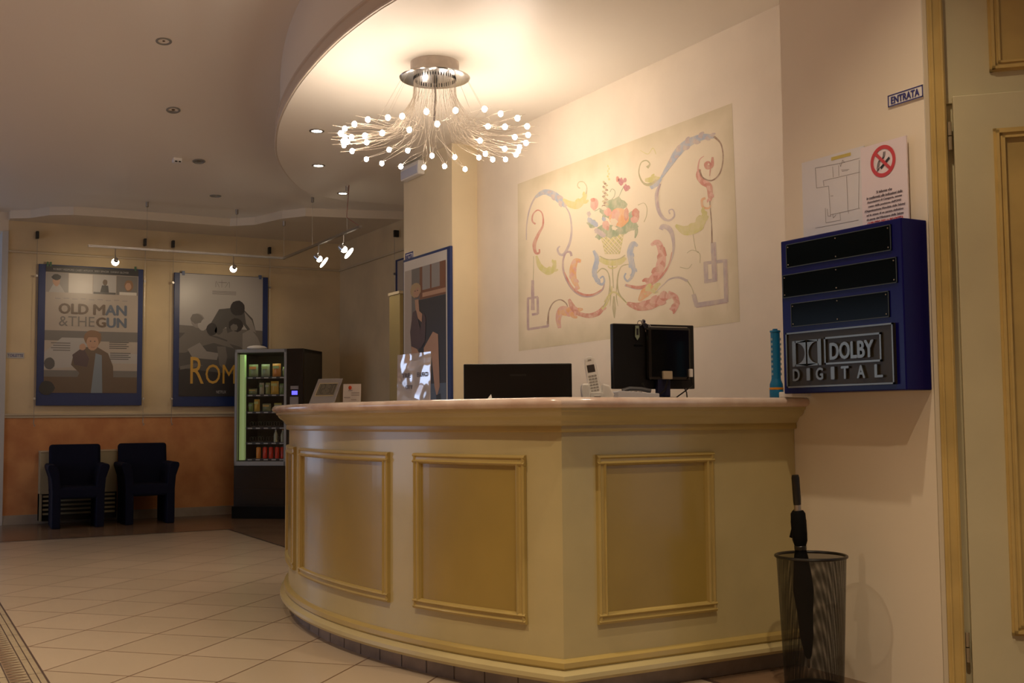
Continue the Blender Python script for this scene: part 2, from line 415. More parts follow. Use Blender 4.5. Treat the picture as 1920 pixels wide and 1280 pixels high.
mu.poly([Pm(28, 440, -0.002), Pm(1100, 35, -0.002), Pm(1140, 1128, -0.002), Pm(34, 1275, -0.002)], I['ground'])
if 0: mu.poly([Pm(70, 470, -0.001), Pm(300, 370, -0.001), Pm(700, 250, -0.001), Pm(1060, 130, -0.001), Pm(1085, 700, -0.001), Pm(1090, 1085, -0.001), Pm(600, 1150, -0.001), Pm(80, 1215, -0.001), Pm(60, 800, -0.001)], I['pale'])
L_ = [0]
def R(pts, w, c, k=1.18):
    L_[0] += 1; ribbon(mu, pts, [q*k for q in w] if isinstance(w, (list, tuple)) else w*k, I[c], Pm, 0.0006+0.00003*L_[0])
def B(x, y, rx, ry, c, **kw):
    L_[0] += 1; blob(mu, x, y, rx, ry, I[c], Pm, 0.0006+0.00003*L_[0], **kw)
def leafy(pts, w, c, c2=None, n=6):
    """acanthus: ribbon with lobes along it"""
    R(pts, w, c)
    m_ = len(pts); ws = w if isinstance(w, (list, tuple)) else [w]*m_
    for i in range(n):
        t = (i+0.5)/n*(m_-1); j = min(int(t), m_-2); fr = t-j
        x = pts[j][0]+(pts[j+1][0]-pts[j][0])*fr; y = pts[j][1]+(pts[j+1][1]-pts[j][1])*fr
        dx, dy = pts[j+1][0]-pts[j][0], pts[j+1][1]-pts[j][1]; L = math.hypot(dx, dy) or 1
        ww = max(ws[0], ws[-1]) if len(ws) != m_ else ws[j]
        s = 1 if i % 2 else -1
        R([(x, y), (x+dx/L*ww*0.35+s*(-dy/L)*ww*0.42, y+dy/L*ww*0.35+s*dx/L*ww*0.42), (x+dx/L*ww*0.85+s*(-dy/L)*ww*0.55, y+dy/L*ww*0.85+s*dx/L*ww*0.55)], [ww*0.6, ww*0.5, ww*0.18], c2 or c)
# left scrolls
R([(72, 720), (74, 640), (90, 560), (118, 505), (150, 482)], [3, 5, 6, 8, 10], 'lil')
leafy([(118, 505), (160, 480), (205, 492), (240, 520), (268, 552)], [10, 22, 30, 30, 14], 'blue', 'lil', 7)
leafy([(255, 515), (290, 540), (325, 545), (355, 520), (370, 490)], [8, 28, 34, 24, 10], 'yel', None, 5)
R([(370, 490), (374, 455), (358, 430), (335, 430), (328, 450), (340, 462)], [8, 4, 4, 4, 4, 6], 'olive')
R([(262, 545), (288, 590), (298, 660), (290, 730), (262, 788), (238, 790), (228, 765), (240, 750)], [5, 6, 8, 10, 12, 10, 8, 6], 'lil')
R([(118, 640), (102, 625), (106, 590), (130, 570), (152, 590), (155, 645), (132, 690), (112, 740), (118, 782), (136, 784), (137, 765)], [8, 7, 6, 5, 6, 8, 12, 16, 12, 8, 6], 'red')
leafy([(122, 798), (140, 850), (180, 878), (208, 862), (215, 820)], [8, 22, 28, 22, 10], 'yel', None, 5)
R([(108, 800), (108, 860), (106, 920)], [2, 3, 3], 'olive')
R([(103, 920), (104, 1070)], [12, 16], 'purp')
for a, b in (((78, 1012), (130, 1004)), ((128, 1004), (130, 1090)), ((130, 1088), (100, 1092)), ((80, 1010), (80, 1168)), ((78, 1166), (182, 1150)), ((180, 1152), (178, 1125))): R([a, b], 10, 'purp')
R([(180, 1140), (184, 1080), (205, 1035), (240, 1018), (270, 1035), (280, 1060)], [8, 6, 5, 5, 5, 4], 'brown')
leafy([(238, 1160), (232, 1110), (250, 1070), (290, 1080), (330, 1085)], [14, 24, 34, 40, 16], 'pink', 'orange', 7)
leafy([(285, 1015), (300, 1050), (325, 1085)], [10, 24, 20], 'red', 'pink', 4)
leafy([(320, 1085), (380, 1098), (430, 1085), (462, 1050)], [14, 20, 22, 12], 'red', 'pink', 4)
R([(450, 1065), (475, 1035), (495, 990), (500, 950)], [12, 8, 6, 4], 'yel')
R([(298, 800), (290, 780), (268, 785), (255, 830), (262, 890), (300, 960), (350, 995), (405, 995), (450, 970), (462, 935)], [10, 10, 8, 8, 9, 12, 14, 12, 8, 5], 'purp')
R([(262, 880), (300, 955), (350, 990), (405, 992), (448, 968)], [4, 9, 9, 8, 5], 'red')
leafy([(345, 825), (318, 825), (305, 870), (310, 920), (335, 965)], [12, 24, 30, 26, 10], 'orange', 'pink', 6)
leafy([(408, 772), (425, 815), (412, 880), (428, 930)], [10, 20, 22, 14], 'blue', None, 5)
R([(428, 930), (450, 942), (462, 925), (455, 902), (440, 912)], [14, 10, 8, 7, 6], 'blue')
R([(425, 885), (450, 862), (478, 878), (490, 930), (482, 1000), (455, 1055)], [4, 5, 5, 5, 5, 4], 'olive')
# stem and basket
R([(502, 840), (504, 900), (508, 960)], [5, 4, 4], 'olive'); R([(480, 850), (492, 860), (515, 858), (528, 848)], 6, 'yel')
R([(490, 930), (494, 1000), (490, 1050)], [3, 4, 2], 'olive'); R([(525, 930), (522, 1000), (530, 1050)], [3, 4, 2], 'olive')
R([(462, 1030), (488, 992), (512, 980), (540, 1000), (575, 1035)], [4, 8, 9, 8, 5], 'yel')
R([(510, 1000), (511, 1060), (512, 1110)], [6, 16, 3], 'olive')
mu.poly([Pm(440, 688, 0.0025), Pm(560, 688, 0.0025), Pm(540, 790, 0.0025), Pm(465, 790, 0.0025)], I['yel'])
def bk(u_, v_): return (440+120*u_+(25*v_)*(1-u_)-20*v_*u_, 690+98*v_)
for sg in (1, -1):
    for i in range(-5, 10):
        u0 = i/5.0 if sg > 0 else i/5.0; pts = []
        for k in range(21):
            v_ = k/20; uu = u0+sg*0.9*v_
            if 0 <= uu <= 1: pts.append(bk(uu, v_))
        if len(pts) > 1: ribbon(mu, [pts[0], pts[-1]], 4.5, I['pale' if sg > 0 else 'olive'], Pm, 0.0030+0.0001*sg)
ribbon(mu, [(440, 812), (470, 828), (505, 832), (540, 828), (566, 805)], [26, 30, 32, 30, 22], I['yel'], Pm, 0.0031)
ribbon(mu, [(438, 800), (470, 815), (505, 818), (540, 812), (566, 795)], 6, I['olive'], Pm, 0.0034)
# flowers
G = 0.0036
def B2(x, y, rx, ry, c, o=0.0, **kw): blob(mu, x, y, rx, ry, I[c], Pm, G+o, **kw)
for i, (x, y, rx, ry) in enumerate(((520, 540, 48, 34), (480, 580, 40, 36), (560, 660, 44, 30), (470, 668, 46, 26), (600, 640, 30, 26), (440, 690, 22, 30), (590, 600, 28, 22), (400, 640, 26, 20), (500, 690, 36, 18))): B2(x, y, rx, ry, 'green', i*0.00003, jag=0.35, seed=i)
for i in range(16): B2(385+((i*37) % 80), 590+((i*53) % 110), 11, 13, 'blue' if i % 2 else 'lil', 0.0004+i*0.00002, jag=0.3, seed=i)
B2(535, 605, 48, 50, 'orange', 0.0008); B2(520, 600, 24, 34, 'pink', 0.0009); B2(552, 615, 20, 30, 'orange', 0.0010); B2(572, 590, 12, 34, 'red', 0.00105); B2(510, 630, 20, 22, 'pale', 0.0011, jag=0.3)
B2(412, 540, 20, 32, 'pink', 0.0008); B2(405, 520, 12, 10, 'red', 0.0009); B2(620, 590, 17, 38, 'red', 0.0008, jag=0.3); B2(612, 618, 20, 16, 'pink', 0.0009)
B2(470, 645, 18, 22, 'pink', 0.0008); B2(478, 660, 8, 12, 'red', 0.0009); B2(480, 580, 20, 20, 'pink', 0.0008); B2(460, 560, 14, 10, 'pale', 0.001)
B2(545, 430, 14, 20, 'mag', 0.0008, jag=0.3); B2(572, 460, 16, 18, 'mag', 0.0008, jag=0.3); B2(528, 415, 8, 16, 'red', 0.0008); B2(565, 420, 8, 12, 'mag', 0.0008)
for i in range(16): B2(466+(i % 3-1)*7, 430+i*8, 6+i*0.3, 6, 'brown' if i % 2 else 'olive', 0.0008+i*0.00001, jag=0.3, seed=i)
for i in range(6): B2(480+(i % 2)*5, 350+i*13, 3+i*0.5, 6, 'yel', 0.0008, jag=0.3, seed=i)
R([(490, 480), (500, 464), (515, 475), (512, 500), (500, 515)], 3, 'green'); R([(530, 515), (545, 480), (560, 450)], 3, 'green'); R([(440, 560), (425, 570), (412, 575)], 3, 'green')
R([(630, 545), (660, 535), (675, 560), (672, 600), (660, 630)], 3, 'olive'); R([(620, 640), (622, 680), (615, 710)], [12, 14, 4], 'green')
# right scrolls
leafy([(628, 750), (606, 738), (590, 780), (600, 840), (608, 870), (600, 905)], [10, 22, 26, 24, 16, 12], 'blue', None, 6)
R([(600, 905), (578, 925), (562, 905), (570, 885)], [12, 9, 7, 6], 'blue')
R([(585, 840), (545, 855), (527, 920), (535, 985), (570, 1030)], [3, 5, 6, 6, 4], 'olive')
R([(745, 668), (755, 652), (785, 662), (803, 700), (808, 760), (792, 830), (750, 900), (690, 945), (630, 960), (565, 945)], [18, 20, 22, 16, 10, 7, 8, 12, 14, 10], 'lil')
R([(800, 780), (782, 850), (740, 905), (685, 945), (630, 957), (570, 944)], [4, 7, 12, 16, 14, 9], 'red')
leafy([(695, 745), (728, 732), (748, 780), (745, 840), (720, 895), (670, 935)], [10, 26, 30, 40, 34, 14], 'pink', 'red', 8)
leafy([(770, 800), (758, 770), (745, 745)], [8, 16, 8], 'red', None, 3)
leafy([(575, 1035), (630, 1052), (690, 1042), (740, 1018), (780, 990)], [12, 34, 44, 38, 30], 'red', 'pink', 8)
leafy([(780, 985), (815, 1005), (822, 1040), (800, 1075)], [22, 26, 24, 30], 'pink', 'red', 5)
leafy([(635, 1025), (665, 985), (695, 965), (725, 960)], [10, 40, 36, 12], 'orange', 'yel', 5)
R([(715, 985), (760, 940), (790, 915), (835, 907), (878, 925)], [3, 4, 6, 9, 12], 'lil'); R([(878, 925), (900, 960), (912, 1000)], [5, 3, 5], 'olive')
for a, b, ww in (((908, 990), (924, 1052), 18), ((918, 1046), (1076, 1022), 20), ((1072, 1030), (1066, 815), 18), ((1070, 822), (962, 836), 14), ((968, 830), (972, 936), 18), ((965, 928), (1022, 918), 16), ((1014, 925), (1007, 730), 22)): R([a, b], ww, 'lil')
for a, b in (((924, 1056), (1076, 1032)), ((1076, 1025), (1070, 820)), ((1020, 920), (1013, 735))): R([a, b], 4, 'purp')
R([(1000, 735), (998, 640), (990, 540), (992, 470)], [6, 4, 5, 8], 'brown')
leafy([(938, 365), (932, 400), (955, 430), (985, 450), (992, 500), (990, 525)], [14, 20, 26, 26, 22, 8], 'red', 'pink', 6)
R([(940, 420), (930, 370), (938, 320), (960, 300)], [10, 7, 4, 3], 'pink')
R([(968, 510), (950, 520), (955, 555), (985, 560), (992, 545)], [10, 10, 10, 8, 4], 'orange')
R([(1003, 305), (1000, 345), (978, 356), (970, 340), (985, 330), (992, 350), (988, 400)], [8, 16, 20, 16, 8, 5, 3], 'red')
R([(690, 455), (720, 435), (745, 410)], [24, 30, 12], 'blue')
leafy([(745, 410), (790, 340), (830, 280), (880, 235), (950, 205), (1010, 202)], [8, 22, 34, 34, 26, 16], 'blue', 'lil', 11)
R([(1010, 202), (1045, 240), (1056, 310), (1040, 385), (1000, 422), (955, 408), (938, 370)], [10, 6, 5, 6, 6, 6, 8], 'brown')
R([(735, 410), (690, 442), (655, 432), (635, 385), (645, 335), (672, 322), (690, 340), (676, 358)], [8, 14, 8, 5, 5, 5, 6, 14], 'olive')
leafy([(665, 420), (695, 418), (720, 402)], [12, 26, 10], 'yel', None, 4)
R([(742, 438), (724, 490), (730, 560), (752, 605), (785, 622), (812, 600), (805, 568), (785, 572), (790, 590)], [7, 16, 16, 14, 9, 7, 5, 5, 6], 'lil')
R([(742, 438), (726, 500), (732, 560)], [3, 5, 4], 'purp')
leafy([(818, 645), (865, 672), (915, 660), (950, 625), (970, 575)], [10, 40, 44, 34, 12], 'yel', None, 7)
R([(640, 270), (680, 290), (705, 260), (720, 290)], 3, 'yel')
for pts in ([(905, 690), (920, 770), (940, 790), (940, 835)], [(875, 785), (900, 770), (935, 780)], [(840, 855), (880, 862), (900, 840)]): R(pts, 2.5, 'olive')
mu_o = mu.build('wall_painting', mural_mats, fixn=False)
tag(mu_o, 'faded wall painting of a flower basket between scrolls above the reception counter', 'wall painting')

# ------------------------------------------------------------------ reception counter
CX, CY, RB, YA = 4.9, 4.9, 3.16, 3.42
XA = CX-math.sqrt(RB**2-(CY-YA)**2); ANG_A = math.atan2(YA-CY, XA-CX)   # negative angle, near -152 deg
def arc(s):      # s metres from the corner A along the curve
    a = ANG_A - s/RB
    return (CX+RB*math.cos(a), CY+RB*math.sin(a), math.cos(a), math.sin(a))
na = arc(0)[2:]; bis = Vector((na[0], na[1]-1)); bis = bis/ (1+Vector(na).dot(Vector((0, -1))))
S_END = 3.35
def path(s0, s1, step=0.06):
    out = []
    if s0 < 0:
        n = max(1, int((min(s1, 0)-s0)/0.3))
        for i in range(n): out.append((XA-(s0+(min(s1, 0)-s0)*i/n), YA, 0, -1))
        if s1 <= 0: out.append((XA-s1, YA, 0, -1)) if s1 < 0 else out.append((XA, YA, bis.x, bis.y))
        else: out.append((XA, YA, bis.x, bis.y))
        s0 = 0.0
        if s1 <= 0: return out
        n = max(2, int((s1-s0)/step)); return out+[arc(s0+(s1-s0)*i/n) for i in range(1, n+1)]
    n = max(2, int((s1-s0)/step)); return [arc(s0+(s1-s0)*i/n) for i in range(n+1)]
SW = -(XR-XA)+0.002
full = path(SW, S_END)
cnt = thing('reception_counter', 'curved cream and yellow panelled reception counter with pink marble top', 'reception counter', (2.4, 4.4, 0))
MB().sweep([(0.0, 0.13), (0.0, 0.955), (-0.12, 0.955), (-0.12, 0.13)], full).build('body', cnt_cream, cnt, world=True, smooth=True)
MB().sweep([(0.0, 0.145), (0.008, 0.145), (0.022, 0.135), (0.024, 0.118), (0.018, 0.110), (0.030, 0.104), (0.042, 0.095), (0.044, 0.080), (0.036, 0.068), (-0.05, 0.068), (-0.05, 0.145)],
     full, [1, 1, 1, 1, 0, 0, 0, 0, 0, 0, 0]).build('base_molding', [cnt_cream, cnt_yel], cnt, world=True, smooth=True)
MB().sweep([(0.0, 0.945), (0.014, 0.945), (0.016, 0.950), (0.014, 0.968), (0.020, 0.972), (0.026, 0.980), (0.032, 0.990), (0.046, 0.998), (0.056, 1.008), (0.060, 1.018), (0.068, 1.022), (0.070, 1.032), (-0.12, 1.032), (-0.12, 0.945)],
     full, [1, 1, 1, 0, 0, 0, 0, 0, 0, 0, 0, 0, 0, 0]).build('cornice', [cnt_cream, cnt_yel], cnt, world=True, smooth=True)
MB().sweep([(0.070, 1.032), (0.082, 1.036), (0.090, 1.044), (0.092, 1.052), (0.088, 1.062), (0.078, 1.069), (-0.50, 1.069), (-0.50, 1.032)], full).build('countertop', marble, cnt, world=True, smooth=True)
# plinth joints
pj = MB().sweep([(-0.02, 0.0), (-0.02, 0.10), (-0.10, 0.10), (-0.10, 0.0)], full)
s = 0.05
while s < S_END: 
    pj.sweep([(-0.019, 0.002), (-0.0185, 0.002), (-0.0185, 0.098), (-0.019, 0.098)], [arc(s), arc(s+0.004)], 1); s += 0.16
pj.build('plinth', [plinth_m, band_l], cnt, world=True)
def s_of_px(px, r=RB):
    lo = None
    d = at(px, 1000, 2, 0.0); dx, dy = Vector((d.x, d.y)).normalized()
    if px > 1052: return -(YA*dx/dy-XA)
    b = -(dx*CX+dy*CY); cc = CX*CX+CY*CY-r*r; disc = b*b-cc
    t = -b-math.sqrt(max(disc, 0)); x, y = t*dx, t*dy
    a = math.atan2(y-CY, x-CX)
    if a > 0: a -= 2*math.pi
    return (ANG_A-a)*RB
def panel(s0, s1, z0=0.252, z1=0.862, fw=0.042):
    s0, s1 = min(s0, s1), max(s0, s1)
    p = MB().sweep([(0.0, z0+0.01), (0.004, z0+0.01), (0.004, z1-0.01), (0.0, z1-0.01)], path(s0+0.01, s1-0.01, 0.04)).build('panel', cnt_pan, cnt, world=True)
    fr = MB(); q = [(0.0, 0), (0.014, 0.002), (0.018, 0.010), (0.012, 0.016), (0.013, 0.026), (0.020, 0.032), (0.016, 0.038), (0.004, fw), (0.0, fw)]
    fr.sweep([(o, z1-d) for o, d in q], path(s0, s1, 0.04)); fr.sweep([(o, z0+d) for o, d in q], path(s0, s1, 0.04))
    for side in (0, 1):
        for i in range(len(q)-1):
            (o0, d0), (o1, d1) = q[i], q[i+1]
            sa = s0+d0 if side == 0 else s1-d0; sb = s0+d1 if side == 0 else s1-d1
            def pt(ss): return arc(ss) if ss >= 0 else (XA-ss, YA, 0, -1)
            A_, B_ = pt(sa), pt(sb)
            fr.add([(A_[0]+A_[2]*o0, A_[1]+A_[3]*o0, z0+d0), (A_[0]+A_[2]*o0, A_[1]+A_[3]*o0, z1-d0), (B_[0]+B_[2]*o1, B_[1]+B_[3]*o1, z1-d1), (B_[0]+B_[2]*o1, B_[1]+B_[3]*o1, z0+d1)], [(0, 1, 2, 3)])
    fr.build('panel_frame', cnt_yel, p, world=True)
sp1 = s_of_px(732); sp2 = (s_of_px(988), s_of_px(779))
wd = sp2[1]-sp2[0]
panel(s_of_px(1118), s_of_px(1338)); panel(*sp2); panel(sp1, sp1+1.0); panel(sp1+1.15, sp1+1.75)

# ------------------------------------------------------------------ right doorway at 45 degrees
P0 = Vector((XR, 2.70, 0)); DD = Vector((.70711, -.70711, 0)); NN = Vector((-.70711, -.70711, 0))
def Q(t, o, z): p = P0+DD*t+NN*o; return (p.x, p.y, z)
def bx45(mb, t0, t1, o0, o1, z0, z1, m=0):
    mb.prism([Q(t0, o0, z0), Q(t1, o0, z0), Q(t1, o1, z0), Q(t0, o1, z0)], (0, 0, z1-z0), m)
cream_d = mat('door_cream_paint', (0.58, 0.52, 0.33), 0.4, var=0.08, scale=4)
gold_w = mat('yellow_wood_trim', (0.60, 0.43, 0.15), 0.4, var=0.2, scale=5)
pan_w = mat('door_panel_wood', (0.52, 0.37, 0.13), 0.3, var=0.25, scale=4, coat=0.2)
wl = MB(); bx45(wl, 0.0, 2.4, -0.35, -0.06, 0, 3.6)
struct('wall_doorway', wl, wall_cream)
fr = MB(); bx45(fr, 0.002, 0.056, 0.0, 0.022, 0, 3.5, 1); bx45(fr, -0.014, 0.002, -0.03, 0.012, 0, 3.5, 2); bx45(fr, 0.012, 0.020, 0.022, 0.026, 0, 3.5, 1); bx45(fr, 0.044, 0.052, 0.022, 0.027, 0, 3.5, 1)
bx45(fr, 0.002, 2.0, -0.06, -0.012, 0, 2.10, 0); bx45(fr, 0.056, 2.0, -0.06, 0.0, 2.10, 3.5, 0)
frame = struct('door_1', fr, [cream_d, gold_w, mat('casing_side', (0.62, 0.55, 0.42), 0.6)], bevel=0.002)
def dpanel(name, t0, t1, z0, z1, base, par):
    p = MB(); bx45(p, t0+0.03, t1-0.03, base, base+0.006, z0+0.03, z1-0.03)
    o = p.build(name, pan_w, par, world=True)
    e = MB()
    for i, (d, h) in enumerate(((0.0, 0.008), (0.008, 0.018), (0.018, 0.012), (0.028, 0.016))):
        wv = 0.010 if i < 3 else 0.008
        for (a, b, c_, d_) in ((t0+d, t1-d, z0+d, z0+d+wv), (t0+d, t1-d, z1-d-wv, z1-d), (t0+d, t0+d+wv, z0+d, z1-d), (t1-d-wv, t1-d, z0+d, z1-d)):
            bx45(e, a, b, base, base+h, c_, d_)
    e.build(name+'_molding', gold_w, o, world=True)
dpanel('transom_panel', 0.205, 0.90, 2.20, 2.95, 0.0, frame)
lf = MB(); bx45(lf, 0.078, 0.95, -0.012, 0.03, 0.02, 2.118)
leaf = struct('door_2', lf, cream_d, bevel=0.003)
dpanel('door_panel', 0.205, 0.80, 0.25, 1.99, 0.03, leaf)
for zz in (0.20, 1.98):
    h = MB(); c0 = Q(0.066, 0.012, 0)
    h.tube([(c0[0], c0[1], zz-0.05), (c0[0], c0[1], zz-0.002)], 0.0075, 10); h.tube([(c0[0], c0[1], zz+0.002), (c0[0], c0[1], zz+0.05)], 0.0075, 10)
    h.build('hinge', mat('brass_worn', (0.42, 0.35, 0.24), 0.4, 0.6), leaf)

# ------------------------------------------------------------------ chandelier
CH = Vector((2.645, 5.61, ZD))
ch = thing('chandelier', 'round ceiling chandelier with a spray of wires and many tiny lit bulbs', 'chandelier', CH)
MB().lathe([(0.0, 0.0), (0.137, 0.0), (0.137, -0.085), (0.0, -0.085)], 48).build('canopy', mat('canopy_plaster', (0.62, 0.52, 0.44), 0.5, var=0.2, scale=12), ch, smooth=True)
pl = MB().lathe([(0.0, -0.084), (0.196, -0.084), (0.200, -0.087), (0.196, -0.092), (0.17, -0.094), (0.0, -0.094)], 64).build('plate', chrome, ch, smooth=True)
hl = MB()
for k in range(48):
    a = 2*math.pi*k/48; x, y = 0.118*math.cos(a), 0.118*math.sin(a)
    hl.lathe([(0.0035, -0.0945), (0.0035, -0.104)], 6, (x, y, 0))
hl.lathe([(0.014, -0.094), (0.012, -0.12), (0.004, -0.13)], 12)
hl.build('wire_socket_ring', black, pl)
wire_m = mat('silver_wire', (0.45, 0.38, 0.30), 0.6, 0.1)
bulb_m = mat('lit_bulb', (1, 0.95, 0.85), 0.3, emit=(1.0, 0.83, 0.67), strength=102)
bp_px = [(410,750),(582,733),(704,722),(912,682),(1162,672),(1410,660),(1548,700),(1692,738),(1775,808),(1783,882),(1765,950),(1710,985),(1700,1020),(1680,1050),(1670,900),(1585,812),(1440,808),(1372,930),(1005,788),(765,838),(533,865),(385,887),(400,945),(295,790),(212,828),(178,868),(215,900),(270,900),(200,935),(205,970),(235,940),(275,1020),(397,1090),(530,1125),(592,1008),(752,1015),(693,1152),(892,1158),(960,1060),(1068,1150),(1155,1072),(1243,1175),(1362,1075),(1418,1045),(1480,1092),(1590,1092),(1583,1000)]
bulb_me = None
for i, (a, b) in enumerate(bp_px):
    zb = 2.575 + 0.03*math.sin(i*2.4)
    p = at(600+a/4.571, 60+b/4.571, 2, zb) - CH
    rr = math.hypot(p.x, p.y); ux, uy = p.x/rr, p.y/rr
    bo = bpy.data.objects.new('bulb', bulb_me) if bulb_me else None
    if bo is None:
        bo = MB().ball((0, 0, 0), 0.0140, seg=10, rings=8, sc=(1, 1, 1.1)).build('bulb', bulb_m, None, smooth=True); bulb_me = bo.data
    else: COL.objects.link(bo)
    bo.parent = ch; bo.location = p
    wr = MB()
    for j, da in enumerate((-0.16, 0.13, 0.02)):
        aa = math.atan2(uy, ux)+da*random.uniform(0.4, 1.6); sx, sy = 0.118*math.cos(aa), 0.118*math.sin(aa)
        kx = ux*min(rr*0.5, 0.26)+random.uniform(-.04, .04); ky = uy*min(rr*0.5, 0.26)+random.uniform(-.04, .04)
        pts = [(sx, sy, -0.10), (sx*1.05, sy*1.05, -0.20), (sx*0.7+kx*0.4, sy*0.7+ky*0.4, -0.31), (kx, ky, p.z+0.03+random.uniform(-.015, .02)),
               ((kx+p.x)/2+random.uniform(-.02, .02), (ky+p.y)/2+random.uniform(-.02, .02), p.z+random.uniform(-.005, .02)), (p.x+(j-1)*0.004, p.y, p.z+0.008)]
        cs = []
        for q in range(len(pts)-1):
            p0, p1, p2, p3 = pts[max(q-1, 0)], pts[q], pts[q+1], pts[min(q+2, len(pts)-1)]
            for k in range(4):
                t = k/4; cs.append(tuple(0.5*((2*p1[m])+(-p0[m]+p2[m])*t+(2*p0[m]-5*p1[m]+4*p2[m]-p3[m])*t*t+(-p0[m]+3*p1[m]-3*p2[m]+p3[m])*t**3) for m in range(3)))
        cs.append(pts[-1]); wr.tube([Vector(q)-p for q in cs], 0.0007, 4)
    a0 = math.atan2(uy, ux)+random.uniform(-.3, .3)
    wr.tube([(-.05*math.cos(a0), -.05*math.sin(a0), 0.004), (0.07*math.cos(a0), 0.07*math.sin(a0), 0.002+random.uniform(-.012, .012))], 0.0007, 4)
    wr.build('wire', wire_m, bo)
for k in range(12):
    a = 2*math.pi*k/12+0.2; r0, r1 = 0.185, 0.33
    MB().tube([(r0*math.cos(a), r0*math.sin(a), -0.094), (r1*math.cos(a), r1*math.sin(a), -0.36)], 0.0007, 4).build('support_wire', wire_m, ch)
MB().tube([(0, 0, -0.1), (0.004, 0.0, -0.2), (0.0, 0.01, -0.33)], 0.006, 6).build('centre_cable', mat('dark_cable', (0.1, 0.08, 0.07), 0.5), ch)

# ------------------------------------------------------------------ recessed downlights
def downlight(p, lit, label, group, power=0, col=(1.0, .78, .54)):
    d = thing('recessed_downlight', label, 'downlight', p, 0, group)
    MB().lathe([(0.052, 0.0), (0.052, -0.004), (0.048, -0.007), (0.038, -0.006), (0.036, 0.0), (0.036, 0.02), (0.052, 0.02)], 28).build('ring', greym if not lit else steel, d, smooth=True)
    if lit: MB().lathe([(0.0001, -0.003), (0.022, -0.005), (0.034, -0.003), (0.036, 0.001), (0.0001, 0.002)], 24).build('lens', mat('downlight_lens', (1, .95, .85), 0.3, emit=(1, .90, .74), strength=22), d, smooth=True)
    else:
        MB().lathe([(0.0001, 0.003), (0.036, 0.001), (0.036, 0.006), (0.0001, 0.006)], 24).build('socket', black, d)
        MB().lathe([(0.0001, -0.001), (0.014, 0.0), (0.018, 0.004), (0.0001, 0.004)], 16).build('unlit_lens', chrome, d, smooth=True)
    if power:
        l = lamp('downlight_lamp', 'SPOT', (p[0], p[1], p[2]-0.02), power, col, 0.03, (p[0], p[1], 0), 100, 0.7); 
    return d
def on_high(px, py):
    lo, hi = 1.0, 16.0
    d = at(px, py, 2, 2.0)-CAM
    for _ in range(60):
        m = (lo+hi)/2; q = CAM+d*m
        if q.z > zhigh(q.y): hi = m
        else: lo = m
    q = CAM+d*lo; return q
for (x, y), lb in zip(((594, 245), (597, 310), (643, 362)), ('lit downlight in the dropped ceiling, nearest of three beside the chandelier', 'lit downlight in the dropped ceiling, middle of three beside the chandelier', 'lit downlight in the dropped ceiling above the spotlight track, farthest of three')):
    p = at(x, y, 2, ZD-0.001); downlight(p, True, lb, 'lit downlights beside the chandelier', 4)
for (x, y), lb in zip(((307, 77), (325, 206), (373, 302), (404, 367)), ('unlit downlight in the left ceiling, nearest of the row of four', 'unlit downlight in the left ceiling, second nearest of the row', 'unlit downlight next to the white ceiling detector', 'unlit downlight in the left ceiling, farthest, close to the far wall')):
    p = on_high(x, y); d_ = downlight(p, False, lb, 'unlit downlights in the left ceiling')
    d_.rotation_euler = (math.atan((zhigh(p.y+0.05)-zhigh(p.y-0.05))/0.1), 0, 0)
# lamps of the entrance hall behind and left of the camera
for q, e in (((2.25, 2.35, 3.55), 75), ((1.5, 1.2, 3.55), 180), ((0.2, 3.2, 3.55), 165), ((0.0, 6.8, 3.50), 110), ((-1.5, 5, 3.55), 130)):
    downlight(q, True, 'lit downlight in the entrance hall ceiling', 'entrance hall downlights', e)
p = on_high(332, 299)
sd = thing('ceiling_detector', 'small white ceiling detector between unlit downlights', 'detector', p)
MB().box(-0.035, 0.035, -0.035, 0.035, -0.03, 0.03).build('housing', white_p, sd, bevel=0.008)
MB().box(-0.025, -0.004, -0.037, -0.034, -0.028, -0.018).build('sensor', black, sd); MB().box(0.004, 0.025, -0.037, -0.034, -0.028, -0.018).build('sensor', black, sd)

# ------------------------------------------------------------------ track with spotlights
TZ, TX, TY = 2.6, 3.405, 10.76
tk = thing('spotlight_track', 'L-shaped steel lighting rail hung below the ceiling near the far wall', 'lighting track', (TX, TY, TZ))
MB().box(1.56-TX, 0.012, -0.012, 0.012, -0.01, 0.01).build('rail', steel, tk); MB().box(-0.012, 0.012, 8.68-TY, 0.012, -0.01, 0.01).build('rail', steel, tk)
for x, y in ((2.08, TY), (2.93, TY), (TX, TY), (TX, 9.9), (TX, 9.0)):
    zt = zhigh(y) if y < 11.2 else 2.97
    if x > 3.2 and y > 10.5: zt = 2.97
    if y < 9.5: zt = ZD
    MB().tube([(x-TX, y-TY, 0.01), (x-TX, y-TY, zt-TZ)], 0.0015, 5).lathe([(0.004, zt-TZ-0.05), (0.014, zt-TZ-0.045), (0.014, zt-TZ)], 12, (x-TX, y-TY, 0)).build('suspension', steel, tk)
MB().tube([(-0.0, 8.72-TY, 0.01), (-0.06, 8.85-TY, 0.1), (-0.03, 8.9-TY, 0.25), (0.0, 8.95-TY, 0.4)], 0.003, 6).build('feed_cable', mat('red_cable', (0.30, 0.12, 0.10), 0.5), tk)
spot_em = mat('spot_glow', (1, .9, .8), 0.3, emit=(1, .86, .66), strength=9)
